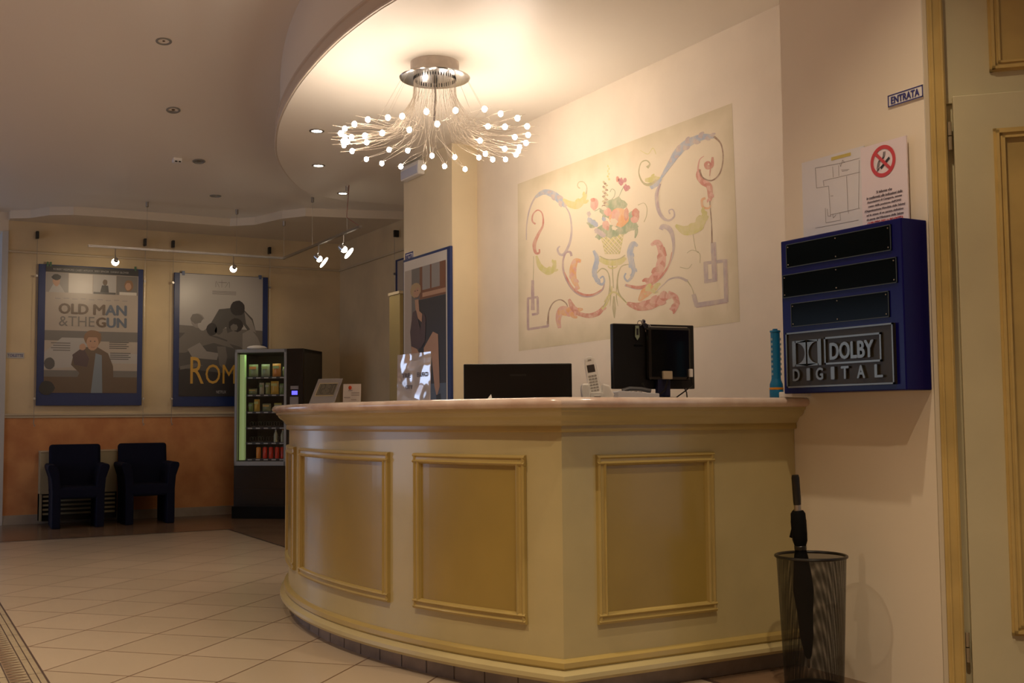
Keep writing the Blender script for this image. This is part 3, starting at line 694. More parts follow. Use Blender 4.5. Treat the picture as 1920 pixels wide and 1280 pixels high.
def track_spot(x, y, tgt, label, power, big):
    s = thing('track_spotlight', label, 'spotlight', (x, y, TZ-0.012), 0, 'spotlights on the ceiling track')
    aim = (Vector(tgt)-Vector((x, y, TZ-0.15))).normalized()
    MB().tube([(0, 0, 0), (0, 0, -0.06), tuple(Vector((0, 0, -0.10))-aim*0.02)], 0.005, 8).build('stem', chrome, s)
    c0 = Vector((0, 0, -0.125)); T = Matrix.Translation(c0) @ aim.to_track_quat('Z', 'Y').to_matrix().to_4x4()
    if big: pr_h = [(0.012, -0.05), (0.022, -0.045), (0.03, -0.02), (0.034, 0.0), (0.031, 0.0), (0.02, -0.03)]
    else: pr_h = [(0.010, -0.06), (0.018, -0.055), (0.022, -0.035), (0.018, -0.033), (0.010, -0.05)]
    m = MB(); m.T = T; m.lathe(pr_h, 20); m.build('head', chrome, s, smooth=True)
    m = MB(); m.T = T; m.ball((0, 0, 0.0), 0.034, sc=(1, 1, 1.0)) if not big else m.ball((0, 0, 0.006), 0.030, sc=(1, 1, 0.9)); m.build('lamp_bulb', spot_em, s, smooth=True)
    if big:
        m = MB(); m.T = T; m.lathe([(0.0001, 0.058), (0.054, 0.056), (0.057, 0.060), (0.054, 0.064), (0.0001, 0.062)], 28); m.build('glass_disc', mat('spot_disc_glass', (1, .95, .9), 0.2, emit=(1, .88, .7), strength=6), s, smooth=True)
        m = MB(); m.T = T; m.tube([(0.03, 0, 0), (0.04, 0, 0.058)], 0.002, 5); m.tube([(-0.03, 0, 0), (-0.04, 0, 0.058)], 0.002, 5); m.build('disc_arm', chrome, s)
    q = Vector((x, y, TZ-0.137))+aim*0.075
    lamp('spotlight_lamp', 'SPOT', q, power, (1, .78, .52), 0.02, tgt, 95, 0.8)
track_spot(1.80, TY, (1.77, 11.9, 2.0), 'lit spotlight on the track in front of the left film poster', 9, False)
track_spot(2.90, TY, (2.9, 11.9, 2.0), 'lit spotlight on the track in front of the second film poster', 8, False)
track_spot(TX, 9.72, (4.4, 9.2, 1.6), 'lit spotlight with a round glass disc on the side rail, farther one', 5, True)
track_spot(TX, 9.08, (4.3, 8.5, 1.6), 'lit spotlight with a round glass disc on the side rail, nearer one', 5, True)

# ------------------------------------------------------------------ poster boards
def pal(n, c, r=0.35): return mat('print_'+n, c, r, coat=0.0)
PR = {k: pal(k, v) for k, v in dict(sand=(0.42, 0.36, 0.30), white=(0.62, 0.58, 0.52), dark=(0.03, 0.028, 0.026), brown=(0.13, 0.085, 0.05), skin=(0.46, 0.27, 0.17), hair=(0.24, 0.13, 0.06), grey=(0.28, 0.26, 0.24), lgrey=(0.42, 0.40, 0.38), dgrey=(0.09, 0.085, 0.08), blue=(0.04, 0.10, 0.22), gold=(0.62, 0.36, 0.06), shirt=(0.20, 0.24, 0.28), blond=(0.42, 0.30, 0.16), wood=(0.20, 0.08, 0.035), plum=(0.085, 0.05, 0.05), slate=(0.10, 0.13, 0.18), night=(0.035, 0.03, 0.03), ash=(0.17, 0.155, 0.14)).items()}
PK = list(PR); PI = {k: i for i, k in enumerate(PK)}; PMATS = [PR[k] for k in PK]
def body_outline(cx, top, bot, w0, w1): return [(cx-w0*0.6, top), (cx+w0*0.6, top), (cx+w0, top-0.05), (cx+w1, bot), (cx-w1, bot), (cx-w0, top-0.05)]

def board(x0, z0, label, W=1.0, H=1.4):
    return thing('poster_board', label, 'poster board', (x0+W/2, YF-0.035, z0), 0, 'blue poster boards')
# board 1
b1 = board(1.262, 1.152, 'blue board with a film poster of a man in a brown coat, left of two')
MB().box(-0.5, 0.5, -0.012, 0.012, 0, 1.4).build('backing', blue_board, b1, bevel=0.003)
pr = MB(); Y0 = -0.016
def P1(u, v, off=0.0): return (-0.435+u, Y0-off, 0.125+v)      # u 0..0.88, v 0..1.25
def rect(m, P, u0, u1, v0, v1, off, c): m.poly([P(u0, v0, off), P(u1, v0, off), P(u1, v1, off), P(u0, v1, off)], PI[c])
rect(pr, P1, 0, 0.885, 0, 1.265, 0, 'sand'); rect(pr, P1, 0, 0.885, 1.20, 1.265, .001, 'dark')
rect(pr, P1, 0.005, 0.21, 1.0, 1.195, .001, 'grey'); rect(pr, P1, 0.215, 0.44, 1.0, 1.195, .001, 'white'); rect(pr, P1, 0.445, 0.665, 1.0, 1.195, .001, 'lgrey'); rect(pr, P1, 0.67, 0.88, 1.0, 1.195, .001, 'ash')
blob(pr, 0.10, 1.11, .035, .05, PI['skin'], P1, .002); pr.poly([P1(0.03, 1.0, .0015), P1(0.18, 1.0, .0015), P1(0.13, 1.08, .0015), P1(0.07, 1.08, .0015)], PI['lgrey']); blob(pr, 0.10, 1.15, .045, .03, PI['dark'], P1, .0022)
blob(pr, 0.56, 1.12, .022, .032, PI['brown'], P1, .002); pr.poly([P1(0.51, 1.0, .002), P1(0.60, 1.0, .002), P1(0.59, 1.09, .002), P1(0.53, 1.09, .002)], PI['dark'])
blob(pr, 0.79, 1.10, .045, .06, PI['hair'], P1, .002); blob(pr, 0.785, 1.09, .03, .04, PI['skin'], P1, .0025); rect(pr, P1, 0.70, 0.87, 1.0, 1.03, .0025, 'white'); rect(pr, P1, 0.45, 0.665, 1.0, 1.02, .0028, 'dgrey')
rect(pr, P1, 0, 0.885, 0.52, 0.62, .0006, 'ash'); rect(pr, P1, 0, 0.885, 0.30, 0.40, .0006, 'lgrey'); rect(pr, P1, 0, 0.885, 0.0, 0.20, .0008, 'brown')
pr.poly([P1(0.0, 0.40, .001), P1(0.16, 0.55, .001), P1(0.40, 0.55, .001), P1(0.55, 0.42, .001), P1(0.60, 0.28, .001), P1(0.0, 0.24, .001)], PI['lgrey']); blob(pr, 0.05, 0.29, .05, .06, PI['dgrey'], P1, .0015, jag=0.03)
rect(pr, P1, 0.0, 0.885, 0.16, 0.225, .0012, 'ash'); blob(pr, 0.03, 0.05, .07, .07, PI['dark'], P1, .0016)
# coat and figure aiming an arm
pr.poly([P1(0.24, 0.0, .002), P1(0.66, 0.0, .002), P1(0.65, 0.27, .002), P1(0.60, 0.40, .002), P1(0.50, 0.46, .002), P1(0.38, 0.46, .002), P1(0.27, 0.38, .002), P1(0.25, 0.28, .002), P1(0.33, 0.20, .002)], PI['brown'])
pr.poly([P1(0.44, 0.0, .0025), P1(0.55, 0.0, .0025), P1(0.54, 0.38, .0025), P1(0.48, 0.40, .0025)], PI['shirt'])
pr.poly([P1(0.28, 0.28, .003), P1(0.26, 0.38, .003), P1(0.36, 0.46, .003), P1(0.42, 0.34, .003), P1(0.40, 0.26, .003)], PI['plum']); blob(pr, 0.355, 0.46, .032, .036, PI['skin'], P1, .0035)
blob(pr, 0.45, 0.55, .082, .085, PI['hair'], P1, .003, jag=0.06); blob(pr, 0.45, 0.505, .058, .078, PI['skin'], P1, .0035, jag=0.04)
pr.poly([P1(0.37, 0.56, .004), P1(0.53, 0.56, .004), P1(0.53, 0.60, .004), P1(0.46, 0.63, .004), P1(0.38, 0.60, .004)], PI['hair'])
for uu in (0.43, 0.47): blob(pr, uu, 0.52, .008, .005, PI['dark'], P1, .0042)
ribbon(pr, [(0.435, 0.462), (0.455, 0.457), (0.475, 0.463)], 0.004, PI['wood'], P1, .0042)
for r_ in range(4):
    rect(pr, P1, 0.06+0.02*(r_ % 2), 0.24, 0.49-0.024*r_, 0.500-0.024*r_, .0022, 'ash'); rect(pr, P1, 0.61, 0.80-0.02*(r_ % 2), 0.51-0.02*r_, 0.518-0.02*r_, .0022, 'dgrey'); rect(pr, P1, 0.62, 0.82-0.02*(r_ % 2), 0.40-0.02*r_, 0.408-0.02*r_, .0022, 'dgrey')
for r_ in range(9): rect(pr, P1, 0.09+r_*0.08, 0.14+r_*0.08, 0.935+0.005*(r_ % 2), 0.942+0.005*(r_ % 2), .0022, 'grey')
po = pr.build('poster_print', PMATS, b1, fixn=False)
tx = MB(); ex = (1, 0, 0); ez = (0, 0, 1); nn = (0, -1, 0)
for k_ in range(5):
    du, dv = (0, .006, -.006, 0, 0)[k_], (0, 0, 0, .004, -.004)[k_]
    fit_text(tx, 'OLD', (P1(0.13+du, 0.79+dv, .004+k_*.0001), ex, ez, nn), 0.27, 0.10, 0)
    fit_text(tx, 'M', (P1(0.455+du, 0.79+dv, .004+k_*.0001), ex, ez, nn), 0.105, 0.10, 0)
    fit_text(tx, 'AN', (P1(0.57+du, 0.79+dv, .004+k_*.0001), ex, ez, nn), 0.20, 0.10, 1)
    fit_text(tx, 'G', (P1(0.485+du, 0.665+dv, .004+k_*.0001), ex, ez, nn), 0.085, 0.095, 0)
    fit_text(tx, 'UN', (P1(0.585+du, 0.665+dv, .004+k_*.0001), ex, ez, nn), 0.185, 0.095, 1)
fit_text(tx, '&THE', (P1(0.13, 0.665, .004), ex, ez, nn), 0.335, 0.10, 2)
fit_text(tx, 'ROBERT REDFORD CASEY AFFLECK  SISSY SPACEK  DANNY GLOVER', (P1(0.07, 1.222, .002), ex, ez, nn), 0.72, 0.018, 3)
tx.build('lettering', [PR['brown'], PR['slate'], PR['ash'], PR['lgrey']], po, fixn=False)
cl_ = MB()
for x in (-0.42, -0.39, 0.42): cl_.box(x-0.008, x+0.008, -0.02, 0.0, 1.38, 1.425)
cl_.build('clips', mat('green_clip', (0.05, 0.14, 0.06), 0.4), b1)
# board 2
b2 = board(2.577, 1.140, 'blue board with a black and white beach film poster and gold lettering')
MB().box(-0.5, 0.5, -0.012, 0.012, 0, 1.4).build('backing', blue_board, b2, bevel=0.003)
pr = MB(); UK = 0.885/490
def P2(u, v, off=0.0): return (-0.445+(u-103)/487*0.885, Y0-off, 1.395-(v-398)/716*1.29)   # u,v as read off the poster
def PP(pts, off, c): pr.poly([P2(x, y, off) for x, y in pts], PI[c])
PP([(103, 398), (590, 398), (590, 1114), (103, 1114)], 0, 'lgrey'); PP([(103, 700), (590, 720), (590, 1114), (103, 1114)], .0006, 'ash')
PP([(103, 940), (590, 900), (590, 1114), (103, 1114)], .0008, 'night')
PP([(103, 745), (200, 745), (320, 760), (430, 800), (470, 830), (590, 800), (590, 1000), (103, 950)], .001, 'dgrey')
def F(x, y, rx, ry, c, off, **k): blob(pr, x, y, rx, ry, PI[c], P2, off, **k)
PP([(103, 780), (150, 730), (250, 750), (380, 790), (420, 830), (300, 800), (200, 830), (140, 860), (103, 862)], .0016, 'ash'); F(208, 672, 40, 42, 'grey', .0018, jag=.05); F(235, 695, 28, 34, 'lgrey', .002, jag=.04); F(200, 660, 36, 30, 'ash', .0022)
PP([(280, 690), (330, 600), (400, 590), (480, 600), (530, 650), (552, 735), (500, 720), (470, 680), (380, 700), (330, 730), (285, 740)], .0016, 'dgrey'); F(440, 590, 44, 46, 'night', .002, jag=.05)
PP([(480, 610), (525, 660), (552, 735), (520, 720), (490, 680)], .0022, 'grey')
F(290, 720, 32, 38, 'night', .0024, jag=.08); F(330, 725, 24, 24, 'dgrey', .0024); F(430, 690, 44, 40, 'night', .0024, jag=.08); F(420, 705, 22, 20, 'ash', .0026)
PP([(470, 740), (520, 710), (560, 760), (590, 830), (590, 860), (470, 850)], .0024, 'grey'); PP([(380, 740), (440, 740), (460, 820), (380, 800)], .0024, 'ash')
PP([(150, 840), (220, 800), (260, 850), (330, 860), (320, 900), (180, 890)], .0024, 'grey'); PP([(320, 820), (370, 820), (380, 880), (365, 960), (335, 930)], .0026, 'ash'); PP([(110, 940), (200, 920), (240, 935), (110, 960)], .0026, 'ash')
PP([(360, 640), (460, 630), (475, 700), (380, 740)], .0021, 'dgrey')
ribbon(pr, [(345, 425), (345, 470)], 2, PI['ash'], P2, .001); ribbon(pr, [(310, 470), (312, 435), (330, 470)], 2, PI['ash'], P2, .001); ribbon(pr, [(390, 470), (388, 435), (365, 470)], 2, PI['ash'], P2, .001); ribbon(pr, [(325, 440), (375, 440)], 3, PI['ash'], P2, .001)
for r_ in range(3): PP([(290, 492+8*r_), (430, 492+8*r_), (430, 495+8*r_), (290, 495+8*r_)], .001, 'ash')
po = pr.build('poster_print', PMATS, b2, fixn=False)
tx = MB(); fit_text(tx, 'R', (P2(168, 1040, .004), ex, ez, nn), 0.14, 0.28, 0); fit_text(tx, 'OMA', (P2(255, 1040, .004), ex, ez, nn), 0.47, 0.205, 0)
fit_text(tx, 'NETFLIX', (P2(318, 1096, .004), ex, ez, nn), 0.105, 0.03, 1, bold=.01)
tx.build('lettering', [PR['gold'], PR['lgrey']], po, fixn=False)
cl_ = MB()
for x in (-0.41, 0.41): cl_.box(x-0.014, x+0.014, -0.022, 0.0, 1.375, 1.42)
cl_.build('clips', mat('blue_clip', (0.10, 0.14, 0.25), 0.4), b2)
# hanging cables with hooks
for (x, lb) in ((1.243, 'thin hanging cable at the left edge of the left poster board'), (2.276, 'thin hanging cable at the right edge of the left poster board'), (2.560, 'thin hanging cable at the left edge of the second poster board'), (3.592, 'thin hanging cable at the right edge of the second poster board')):
    h = thing('hanging_cable', lb, 'cable', (x, YF-0.058, 0.97), 0, 'hanging cables of the poster boards')
    MB().tube([(0, 0, 0), (0, 0, 1.86)], 0.0022, 5).build('cable', steel, h)
    MB().box(-0.014, 0.014, -0.008, 0.048, 1.83, 1.905).build('hook', black, h, bevel=0.005)
    MB().tube([(0, 0, 0.05), (0, 0, 0.0), (0.014, 0, -0.012), (0, 0, -0.022)], 0.005, 6).build('end_weight', steel, h)
    MB().box(-0.01, 0.01, -0.01, 0.01, 1.45, 1.47).build('clip', steel, h); MB().box(-0.01, 0.01, -0.01, 0.01, 0.24, 0.26).build('clip', steel, h)

# pier poster board (on XP plane, facing -X)
b3 = thing('poster_board', 'tall blue framed poster of a seated woman in a dark dress on the pier', 'poster board', (XP-0.012, 7.675, 1.08), 0, 'blue poster boards')
yA, yB = at(756, 488, 0, XP-.025).y, at(843.5, 461, 0, XP-.025).y     # far, near edge
ym = (yA+yB)/2; b3.location.y = ym; hw = (yA-yB)/2; zt3 = at(800, 474, 0, XP-.025).z; Hb = zt3-0.98; b3.location.z = 0.98
MB().box(-0.012, 0.010, -hw, hw, 0, Hb).build('backing', blue_board, b3, bevel=0.002)
def P3(u, v, off=0.0):   # u 0..310, v 0..1000 (top down) on the poster
    return (-0.014-off, hw-0.015-(u/310)*(2*hw-0.06), Hb-0.02-v/1000*(Hb-0.02))
pr = MB()
def PP3(pts, off, c): pr.poly([P3(x, y, off) for x, y in pts], PI[c])
PP3([(0, 0), (310, 0), (310, 1000), (0, 1000)], 0, 'white'); PP3([(8, 60), (302, 60), (302, 1000), (8, 1000)], .001, 'ash')
PP3([(8, 60), (60, 60), (60, 600), (8, 600)], .0014, 'sand'); PP3([(120, 60), (302, 60), (302, 260), (120, 260)], .0016, 'wood'); PP3([(140, 60), (195, 60), (195, 205), (140, 205)], .002, 'grey'); PP3([(205, 60), (262, 60), (262, 205), (205, 205)], .002, 'grey')
PP3([(140, 222), (302, 222), (302, 248), (140, 248)], .002, 'skin'); PP3([(110, 262), (302, 262), (302, 780), (110, 780)], .0014, 'night'); PP3([(8, 780), (302, 780), (302, 1000), (8, 1000)], .0018, 'slate')
blob(pr, 90, 195, 40, 44, PI['blond'], P3, .0025, jag=.08); blob(pr, 98, 210, 24, 34, PI['skin'], P3, .003, jag=.04); PP3([(66, 190), (74, 165), (100, 160), (122, 175), (110, 180), (80, 195)], .0034, 'blond')
PP3([(85, 255), (112, 255), (118, 330), (140, 350), (135, 400), (95, 360)], .003, 'skin')
PP3([(70, 330), (95, 320), (125, 440), (150, 345), (165, 380), (160, 520), (130, 560), (60, 560), (50, 450)], .0035, 'plum')
PP3([(60, 540), (100, 560), (125, 600), (150, 590), (175, 530), (185, 560), (150, 640), (90, 660), (62, 640)], .0037, 'skin')
PP3([(150, 560), (215, 470), (250, 490), (255, 640), (260, 800), (240, 860), (225, 800), (205, 620), (180, 740), (160, 740)], .0034, 'skin')
PP3([(235, 850), (265, 840), (270, 900), (240, 890)], .0038, 'dark')
for v_ in (200,): 
    blob(pr, 88, v_, 4, 3, PI['dark'], P3, .0035); blob(pr, 106, v_, 4, 3, PI['dark'], P3, .0035)
ribbon(pr, [(90, 240), (98, 243), (106, 240)], 3, PI['wood'], P3, .0035)
pr.build('poster_print', PMATS, b3, fixn=False)

# edge-on board on side wall beyond pier
b4 = thing('poster_board', 'blue poster board seen almost edge-on on the side wall behind the pier', 'poster board', (XS-0.035, 9.71, 1.17), 0, 'blue poster boards')
MB().box(-0.012, 0.012, -0.5, 0.5, 0, 1.4).build('backing', blue_board, b4, bevel=0.003); MB().box(-0.015, -0.0125, -0.44, 0.44, 0.1, 1.38).build('poster_print', PR['sand'], b4)
h = thing('hanging_cable', 'thin hanging cable on the side wall above the edge-on poster board', 'cable', (XS-0.06, 10.2, 0.97), 0, 'hanging cables of the poster boards')
MB().tube([(0, 0, 0), (0, 0, 1.86)], 0.002, 5).build('cable', steel, h); MB().box(-0.008, 0.045, -0.014, 0.014, 1.83, 1.90).build('hook', black, h, bevel=0.005)
MB().box(-0.01, 0.01, -0.01, 0.01, 1.45, 1.47).build('clip', steel, h)
# pale partition standing in front of the side wall
sp_ = thing('partition_panel', 'tall pale yellow partition panel standing by the side wall behind the pier', 'partition', (4.05, 9.43, 0))
MB().box(-0.02, 0.02, -0.12, 0.12, 0, 2.13).build('panel', mat('partition_yellow', (0.38, 0.30, 0.13), 0.5), sp_, bevel=0.004); MB().box(-0.03, 0.03, -0.13, 0.13, 2.13, 2.155).build('cap', rail_m, sp_)

# small signs
def sign_x(name, label, px0, py0, px1, py1, xw, text, hh, bt=.004):
    a = at(px0, py0, 0, xw); b = at(px1, py1, 0, xw)       # top-left, top-right
    s = thing(name, label, 'sign', (xw-0.003, (a.y+b.y)/2, a.z-hh))
    w2 = abs(a.y-b.y)/2
    MB().box(-0.002, 0.002, -w2, w2, 0, hh).build('plate', paper, s)
    q = MB()
    if bt:
        for (y0, y1, z0, z1) in ((-w2, w2, 0, bt), (-w2, w2, hh-bt, hh), (-w2, -w2+bt, 0, hh), (w2-bt, w2, 0, hh)): q.box(-0.0032, -0.002, y0, y1, z0, z1)
    fit_text(q, text, ((-0.0035, w2*0.80, hh*0.2), (0, -1, 0), ez, (-1, 0, 0)), w2*1.6, hh*0.58, 0, fat=0.05)
    q.build('lettering', mat('sign_blue_ink', (0.03, 0.03, 0.20), 0.5), s, fixn=False); return s
hE = at(1666.4, 180, 0, XR).z-at(1668, 201.6, 0, XR).z
sign_x('entrance_sign', 'small white sign reading ENTRATA high on the right wall', 1666.4, 180, 1732, 160.3, XR, 'ENTRATA', hE)
sign_x('exit_sign', 'small blue bordered sign above the pier poster', 761, 475.5, 776, 468.5, XP, 'USCITA', 0.085, .010)
st = thing('toilet_sign', 'small white sign reading TOILETTE left of the left film poster', 'sign', (1.07, YF-0.004, 1.615))
MB().box(-0.08, 0.08, -0.002, 0.002, 0, 0.055).build('plate', mat('sign_grey', (0.5, 0.5, 0.48), 0.5), st)
q = MB(); fit_text(q, 'TOILETTE', ((-0.07, -0.0035, 0.013), ex, ez, nn), 0.14, 0.028, 0, bold=0.01); q.build('lettering', MATS['sign_blue_ink'], st, fixn=False)

# emergency light on the pier top
em = thing('emergency_light', 'white emergency light box high on the pier behind the chandelier', 'emergency light', (XP-0.03, 7.86, 2.86))
MB().box(-0.03, 0.03, -0.17, 0.17, 0, 0.11).build('housing', white_p, em, bevel=0.01); MB().box(-0.034, -0.03, -0.155, 0.155, 0.012, 0.075).build('diffuser', mat('bluish_diffuser', (0.6, 0.65, 0.8), 0.2), em, bevel=0.001)

# ------------------------------------------------------------------ vending machine
VW, VD, VH = 0.73, 0.60, 1.715
ang = -rad(38)
vm = thing('vending_machine', 'tall dark vending machine with a lit glass front by the far wall', 'vending machine', (3.085, 11.36, 0), ang)
# local: x along front (0..VW), y depth (0..VD)
cab = MB(); IN = 0.545
cab.box(0, VW, 0.04, VD, 0, 0.52, 0); cab.box(0, VW, VD-0.04, VD, 0.52, VH, 0); cab.box(0, 0.03, 0.04, VD, 0.52, VH, 0); cab.box(IN, VW, 0.04, VD, 0.52, VH, 0); cab.box(0, VW, 0.04, VD, VH-0.04, VH, 0)
cab.build('cabinet', mat('vending_dark_grey', (0.055, 0.05, 0.042), 0.5), vm, bevel=0.004)
MB().box(0.0, VW*0.80, 0.0, 0.04, 0.0, 0.53).box(0.02, IN, -0.006, 0.0, 0.14, 0.30).build('delivery_door', black_gloss, vm, bevel=0.004)
MB().box(-0.012, VW*0.80, -0.02, 0.05, 0.0, 0.12).build('kick_plate', mat('matt_black', (0.006, 0.005, 0.004), 0.8, spec=0.2), vm, bevel=0.003)
dr = MB(); dr.box(0.0, IN+0.01, 0, 0.04, 0.53, 0.575); dr.box(0, IN+0.01, 0, 0.04, VH-0.035, VH); dr.box(0, 0.028, 0, 0.04, 0.53, VH); dr.box(IN-0.018, IN+0.01, 0, 0.04, 0.53, VH)
dr.build('door_frame', greym, vm, bevel=0.003)
tg = bpy.data.materials.new('thin_glass'); tg.use_nodes = True; nt = tg.node_tree; nt.nodes.remove(nt.nodes['Principled BSDF'])
tr_ = nt.nodes.new('ShaderNodeBsdfTransparent'); gs = nt.nodes.new('ShaderNodeBsdfGlossy'); gs.inputs['Roughness'].default_value = 0.02; mx = nt.nodes.new('ShaderNodeMixShader'); fz = nt.nodes.new('ShaderNodeFresnel'); fz.inputs[0].default_value = 1.3
nt.links.new(fz.outputs[0], mx.inputs[0]); nt.links.new(tr_.outputs[0], mx.inputs[1]); nt.links.new(gs.outputs[0], mx.inputs[2]); nt.links.new(mx.outputs[0], nt.nodes['Material Output'].inputs[0])
MB().box(0.03, IN-0.02, 0.018, 0.022, 0.575, VH-0.036).build('glass', tg, vm)
cp = MB().box(IN+0.012, VW, 0, 0.04, 0.53, VH).build('control_panel', black_gloss, vm, bevel=0.003)
MB().box(0.60, 0.685, -0.012, 0.0, 1.30, 1.335).build('coin_slot', mat('panel_grey', (0.30, 0.27, 0.25), 0.4), cp, bevel=0.003)
MB().box(0.612, 0.672, -0.004, 0.0, 1.245, 1.285).build('display', mat('blue_display', (0.1, 0.1, 0.6), 0.4, emit=(0.10, 0.09, 1.0), strength=1.6), cp)
MB().box(0.595, 0.685, -0.012, 0.0, 1.03, 1.225).build('keypad', MATS['panel_grey'], cp, bevel=0.003)
MB().box(0.612, 0.625, -0.016, -0.012, 1.05, 1.10).build('key_slot', black, cp)
MB().box(0.034, 0.085, 0.05, 0.10, 0.585, VH-0.05).build('light_strip', mat('green_tube', (0.45, 0.7, 0.3), 0.4, emit=(0.46, 0.58, 0.22), strength=0.20), vm)
SZ = [1.455, 1.285, 1.095, 0.905, 0.775, 0.62]     # shelf heights top to bottom
SZ = [1.435, 1.255, 1.08, 0.92, 0.765, 0.60]
shm = mat('shelf_black', (0.02, 0.02, 0.018), 0.4); prm = mat('price_tag', (0.5, 0.5, 0.45), 0.5)
for z_ in SZ:
    sh = MB().box(0.095, IN-0.025, 0.07, VD-0.06, z_-0.02, z_).build('shelf', shm, vm)
    q = MB(); 
    for k in range(5): q.box(0.12+k*0.085, 0.165+k*0.085, 0.066, 0.07, z_-0.017, z_-0.006)
    q.build('price_tags', prm, sh)
    co = MB()
    for k in range(5):
        x = 0.14+k*0.085; co.tube([(x+0.026*math.cos(a*0.5), 0.10+a*0.006, z_+0.03+0.026*math.sin(a*0.5)) for a in range(0, 60)], 0.0015, 4)
    if z_ in (SZ[3], SZ[4]): co.build('coils', steel, sh)
Rv = Matrix.Translation(vm.location) @ Matrix.Rotation(ang, 4, 'Z')
def vpos(x, y, z): return Rv @ Vector((x, y, z))
bagc = [(0.25, 0.28, 0.16), (0.28, 0.30, 0.20), (0.55, 0.20, 0.04), (0.30, 0.33, 0.12), (0.22, 0.25, 0.12), (0.45, 0.42, 0.28), (0.60, 0.38, 0.05), (0.20, 0.30, 0.10), (0.5, 0.5, 0.12)]
def bag(x, z, w_, h_, ci, label, name='snack_bag'):
    t_ = thing(name, label, 'snack', vpos(x, 0.12, z), ang)
    m = MB(); n = 8; V = []
    for j in range(n+1):
        v = j/n; th = 0.022*math.sin(math.pi*v)**0.5 if 0 < v < 1 else 0.001
        V += [(-w_/2, 0, v*h_), (-w_/4, -th*0.8, v*h_), (0, -th, v*h_), (w_/4, -th*0.8, v*h_), (w_/2, 0, v*h_), (0, th, v*h_)]
    m.add(V, [(j*6+k, j*6+(k+1) % 6, (j+1)*6+(k+1) % 6, (j+1)*6+k) for j in range(n) for k in range(6)])
    m.build('pouch', mat('bag_%d' % ci, bagc[ci], 0.35), t_, smooth=True)
    MB().box(-w_*0.36, w_*0.36, -0.026, -0.020, h_*0.62, h_*0.82).build('printed_band', mat('bag_band_%d' % ((ci+2) % 9), bagc[(ci+2) % 9], 0.35), t_)
B_ = 'in the vending machine'
bag(0.155, SZ[0], 0.10, 0.13, 0, 'pale green snack bag, leftmost on the top vending shelf'); bag(0.285, SZ[0], 0.09, 0.13, 1, 'pale green snack bag, middle of the top vending shelf'); bag(0.405, SZ[0], 0.09, 0.135, 2, 'snack bag with orange print on the top vending shelf'); bag(0.49, SZ[0], 0.04, 0.10, 3, 'narrow snack bag at the right end of the top vending shelf')
bag(0.15, SZ[1], 0.09, 0.06, 4, 'low snack packet, leftmost on the second vending shelf'); bag(0.245, SZ[1], 0.05, 0.12, 5, 'narrow cream snack packet on the second vending shelf, left of the yellow one'); bag(0.31, SZ[1], 0.05, 0.12, 3, 'narrow green snack packet beside the yellow one on the second vending shelf'); bag(0.385, SZ[1], 0.085, 0.135, 6, 'yellow topped snack packet on the second vending shelf'); bag(0.465, SZ[1], 0.055, 0.11, 7, 'green snack packet right of the yellow one on the second vending shelf')
bag(0.13, SZ[2], 0.05, 0.09, 7, 'dark green packet, leftmost on the third vending shelf'); bag(0.195, SZ[2], 0.06, 0.125, 6, 'tall yellow packet on the third vending shelf'); bag(0.30, SZ[2], 0.09, 0.08, 4, 'low wide packet in the middle of the third vending shelf'); bag(0.42, SZ[2], 0.08, 0.085, 8, 'bright yellow packet on the right of the third vending shelf')
def bottle(x, z, label, col, h_, r_, group, capc, neck=True):
    t_ = thing('drink_bottle', label, 'bottle', vpos(x, 0.12, z), ang, group)
    pr_ = [(r_, 0), (r_, h_*0.55), (r_*0.95, h_*0.62), (r_*0.4, h_*0.85), (r_*0.4, h_*0.93)] if neck else [(r_*0.9, 0), (r_, 0.01), (r_, h_*0.86), (r_*0.7, h_*0.93)]
    MB().lathe(pr_, 16).build('body', mat('drink_'+label.split()[0], col, 0.2), t_, smooth=True)
    MB().lathe([(r_*0.45, h_*0.93), (r_*0.45, h_), (0.0001, h_)], 12).build('cap', mat('cap_'+capc, dict(silver=(.5, .5, .5), red=(.5, .02, .01), black=(.02, .02, .02), orange=(.7, .25, .02))[capc], 0.3), t_)
    return t_
bottle(0.40, SZ[4], 'clear pale bottle on the fifth vending shelf, left of two', (0.42, 0.44, 0.28), 0.13, 0.022, 'pale bottles in the vending machine', 'silver'); bottle(0.475, SZ[4], 'clear pale bottle with orange cap on the fifth vending shelf, right of two', (0.42, 0.44, 0.28), 0.13, 0.022, 'pale bottles in the vending machine', 'orange')
for k, x in enumerate((0.215, 0.285, 0.35, 0.415, 0.475)):
    bottle(x, SZ[5], ('orange' if k == 0 else 'red')+(' drink bottle, leftmost of the bottom row in the vending machine' if k == 0 else ' drink bottle in the bottom row of the vending machine'), (0.75, 0.28, 0.03) if k == 0 else (0.65, 0.03, 0.01), 0.125, 0.024, 'coloured bottles on the bottom vending shelf', 'black', False)
l_ = lamp('vending_light', 'AREA', vpos(0.30, 0.06, VH-0.05), 0.28, (0.75, 1.0, 0.55), 0.4, vpos(0.30, 0.2, 0.5), sy=0.04)
# crumpled white packet lying on the machine
MB().ball((0, 0, 0.03), 0.10, seg=14, rings=8, sc=(1.1, 0.6, 0.30)).build('plastic_wrap', paper, None, smooth=True)
wp = bpy.data.objects['plastic_wrap']; wp.location = vpos(0.12, 0.30, VH); tag(wp, 'pale plastic wrap lying on top of the vending machine', 'wrap')

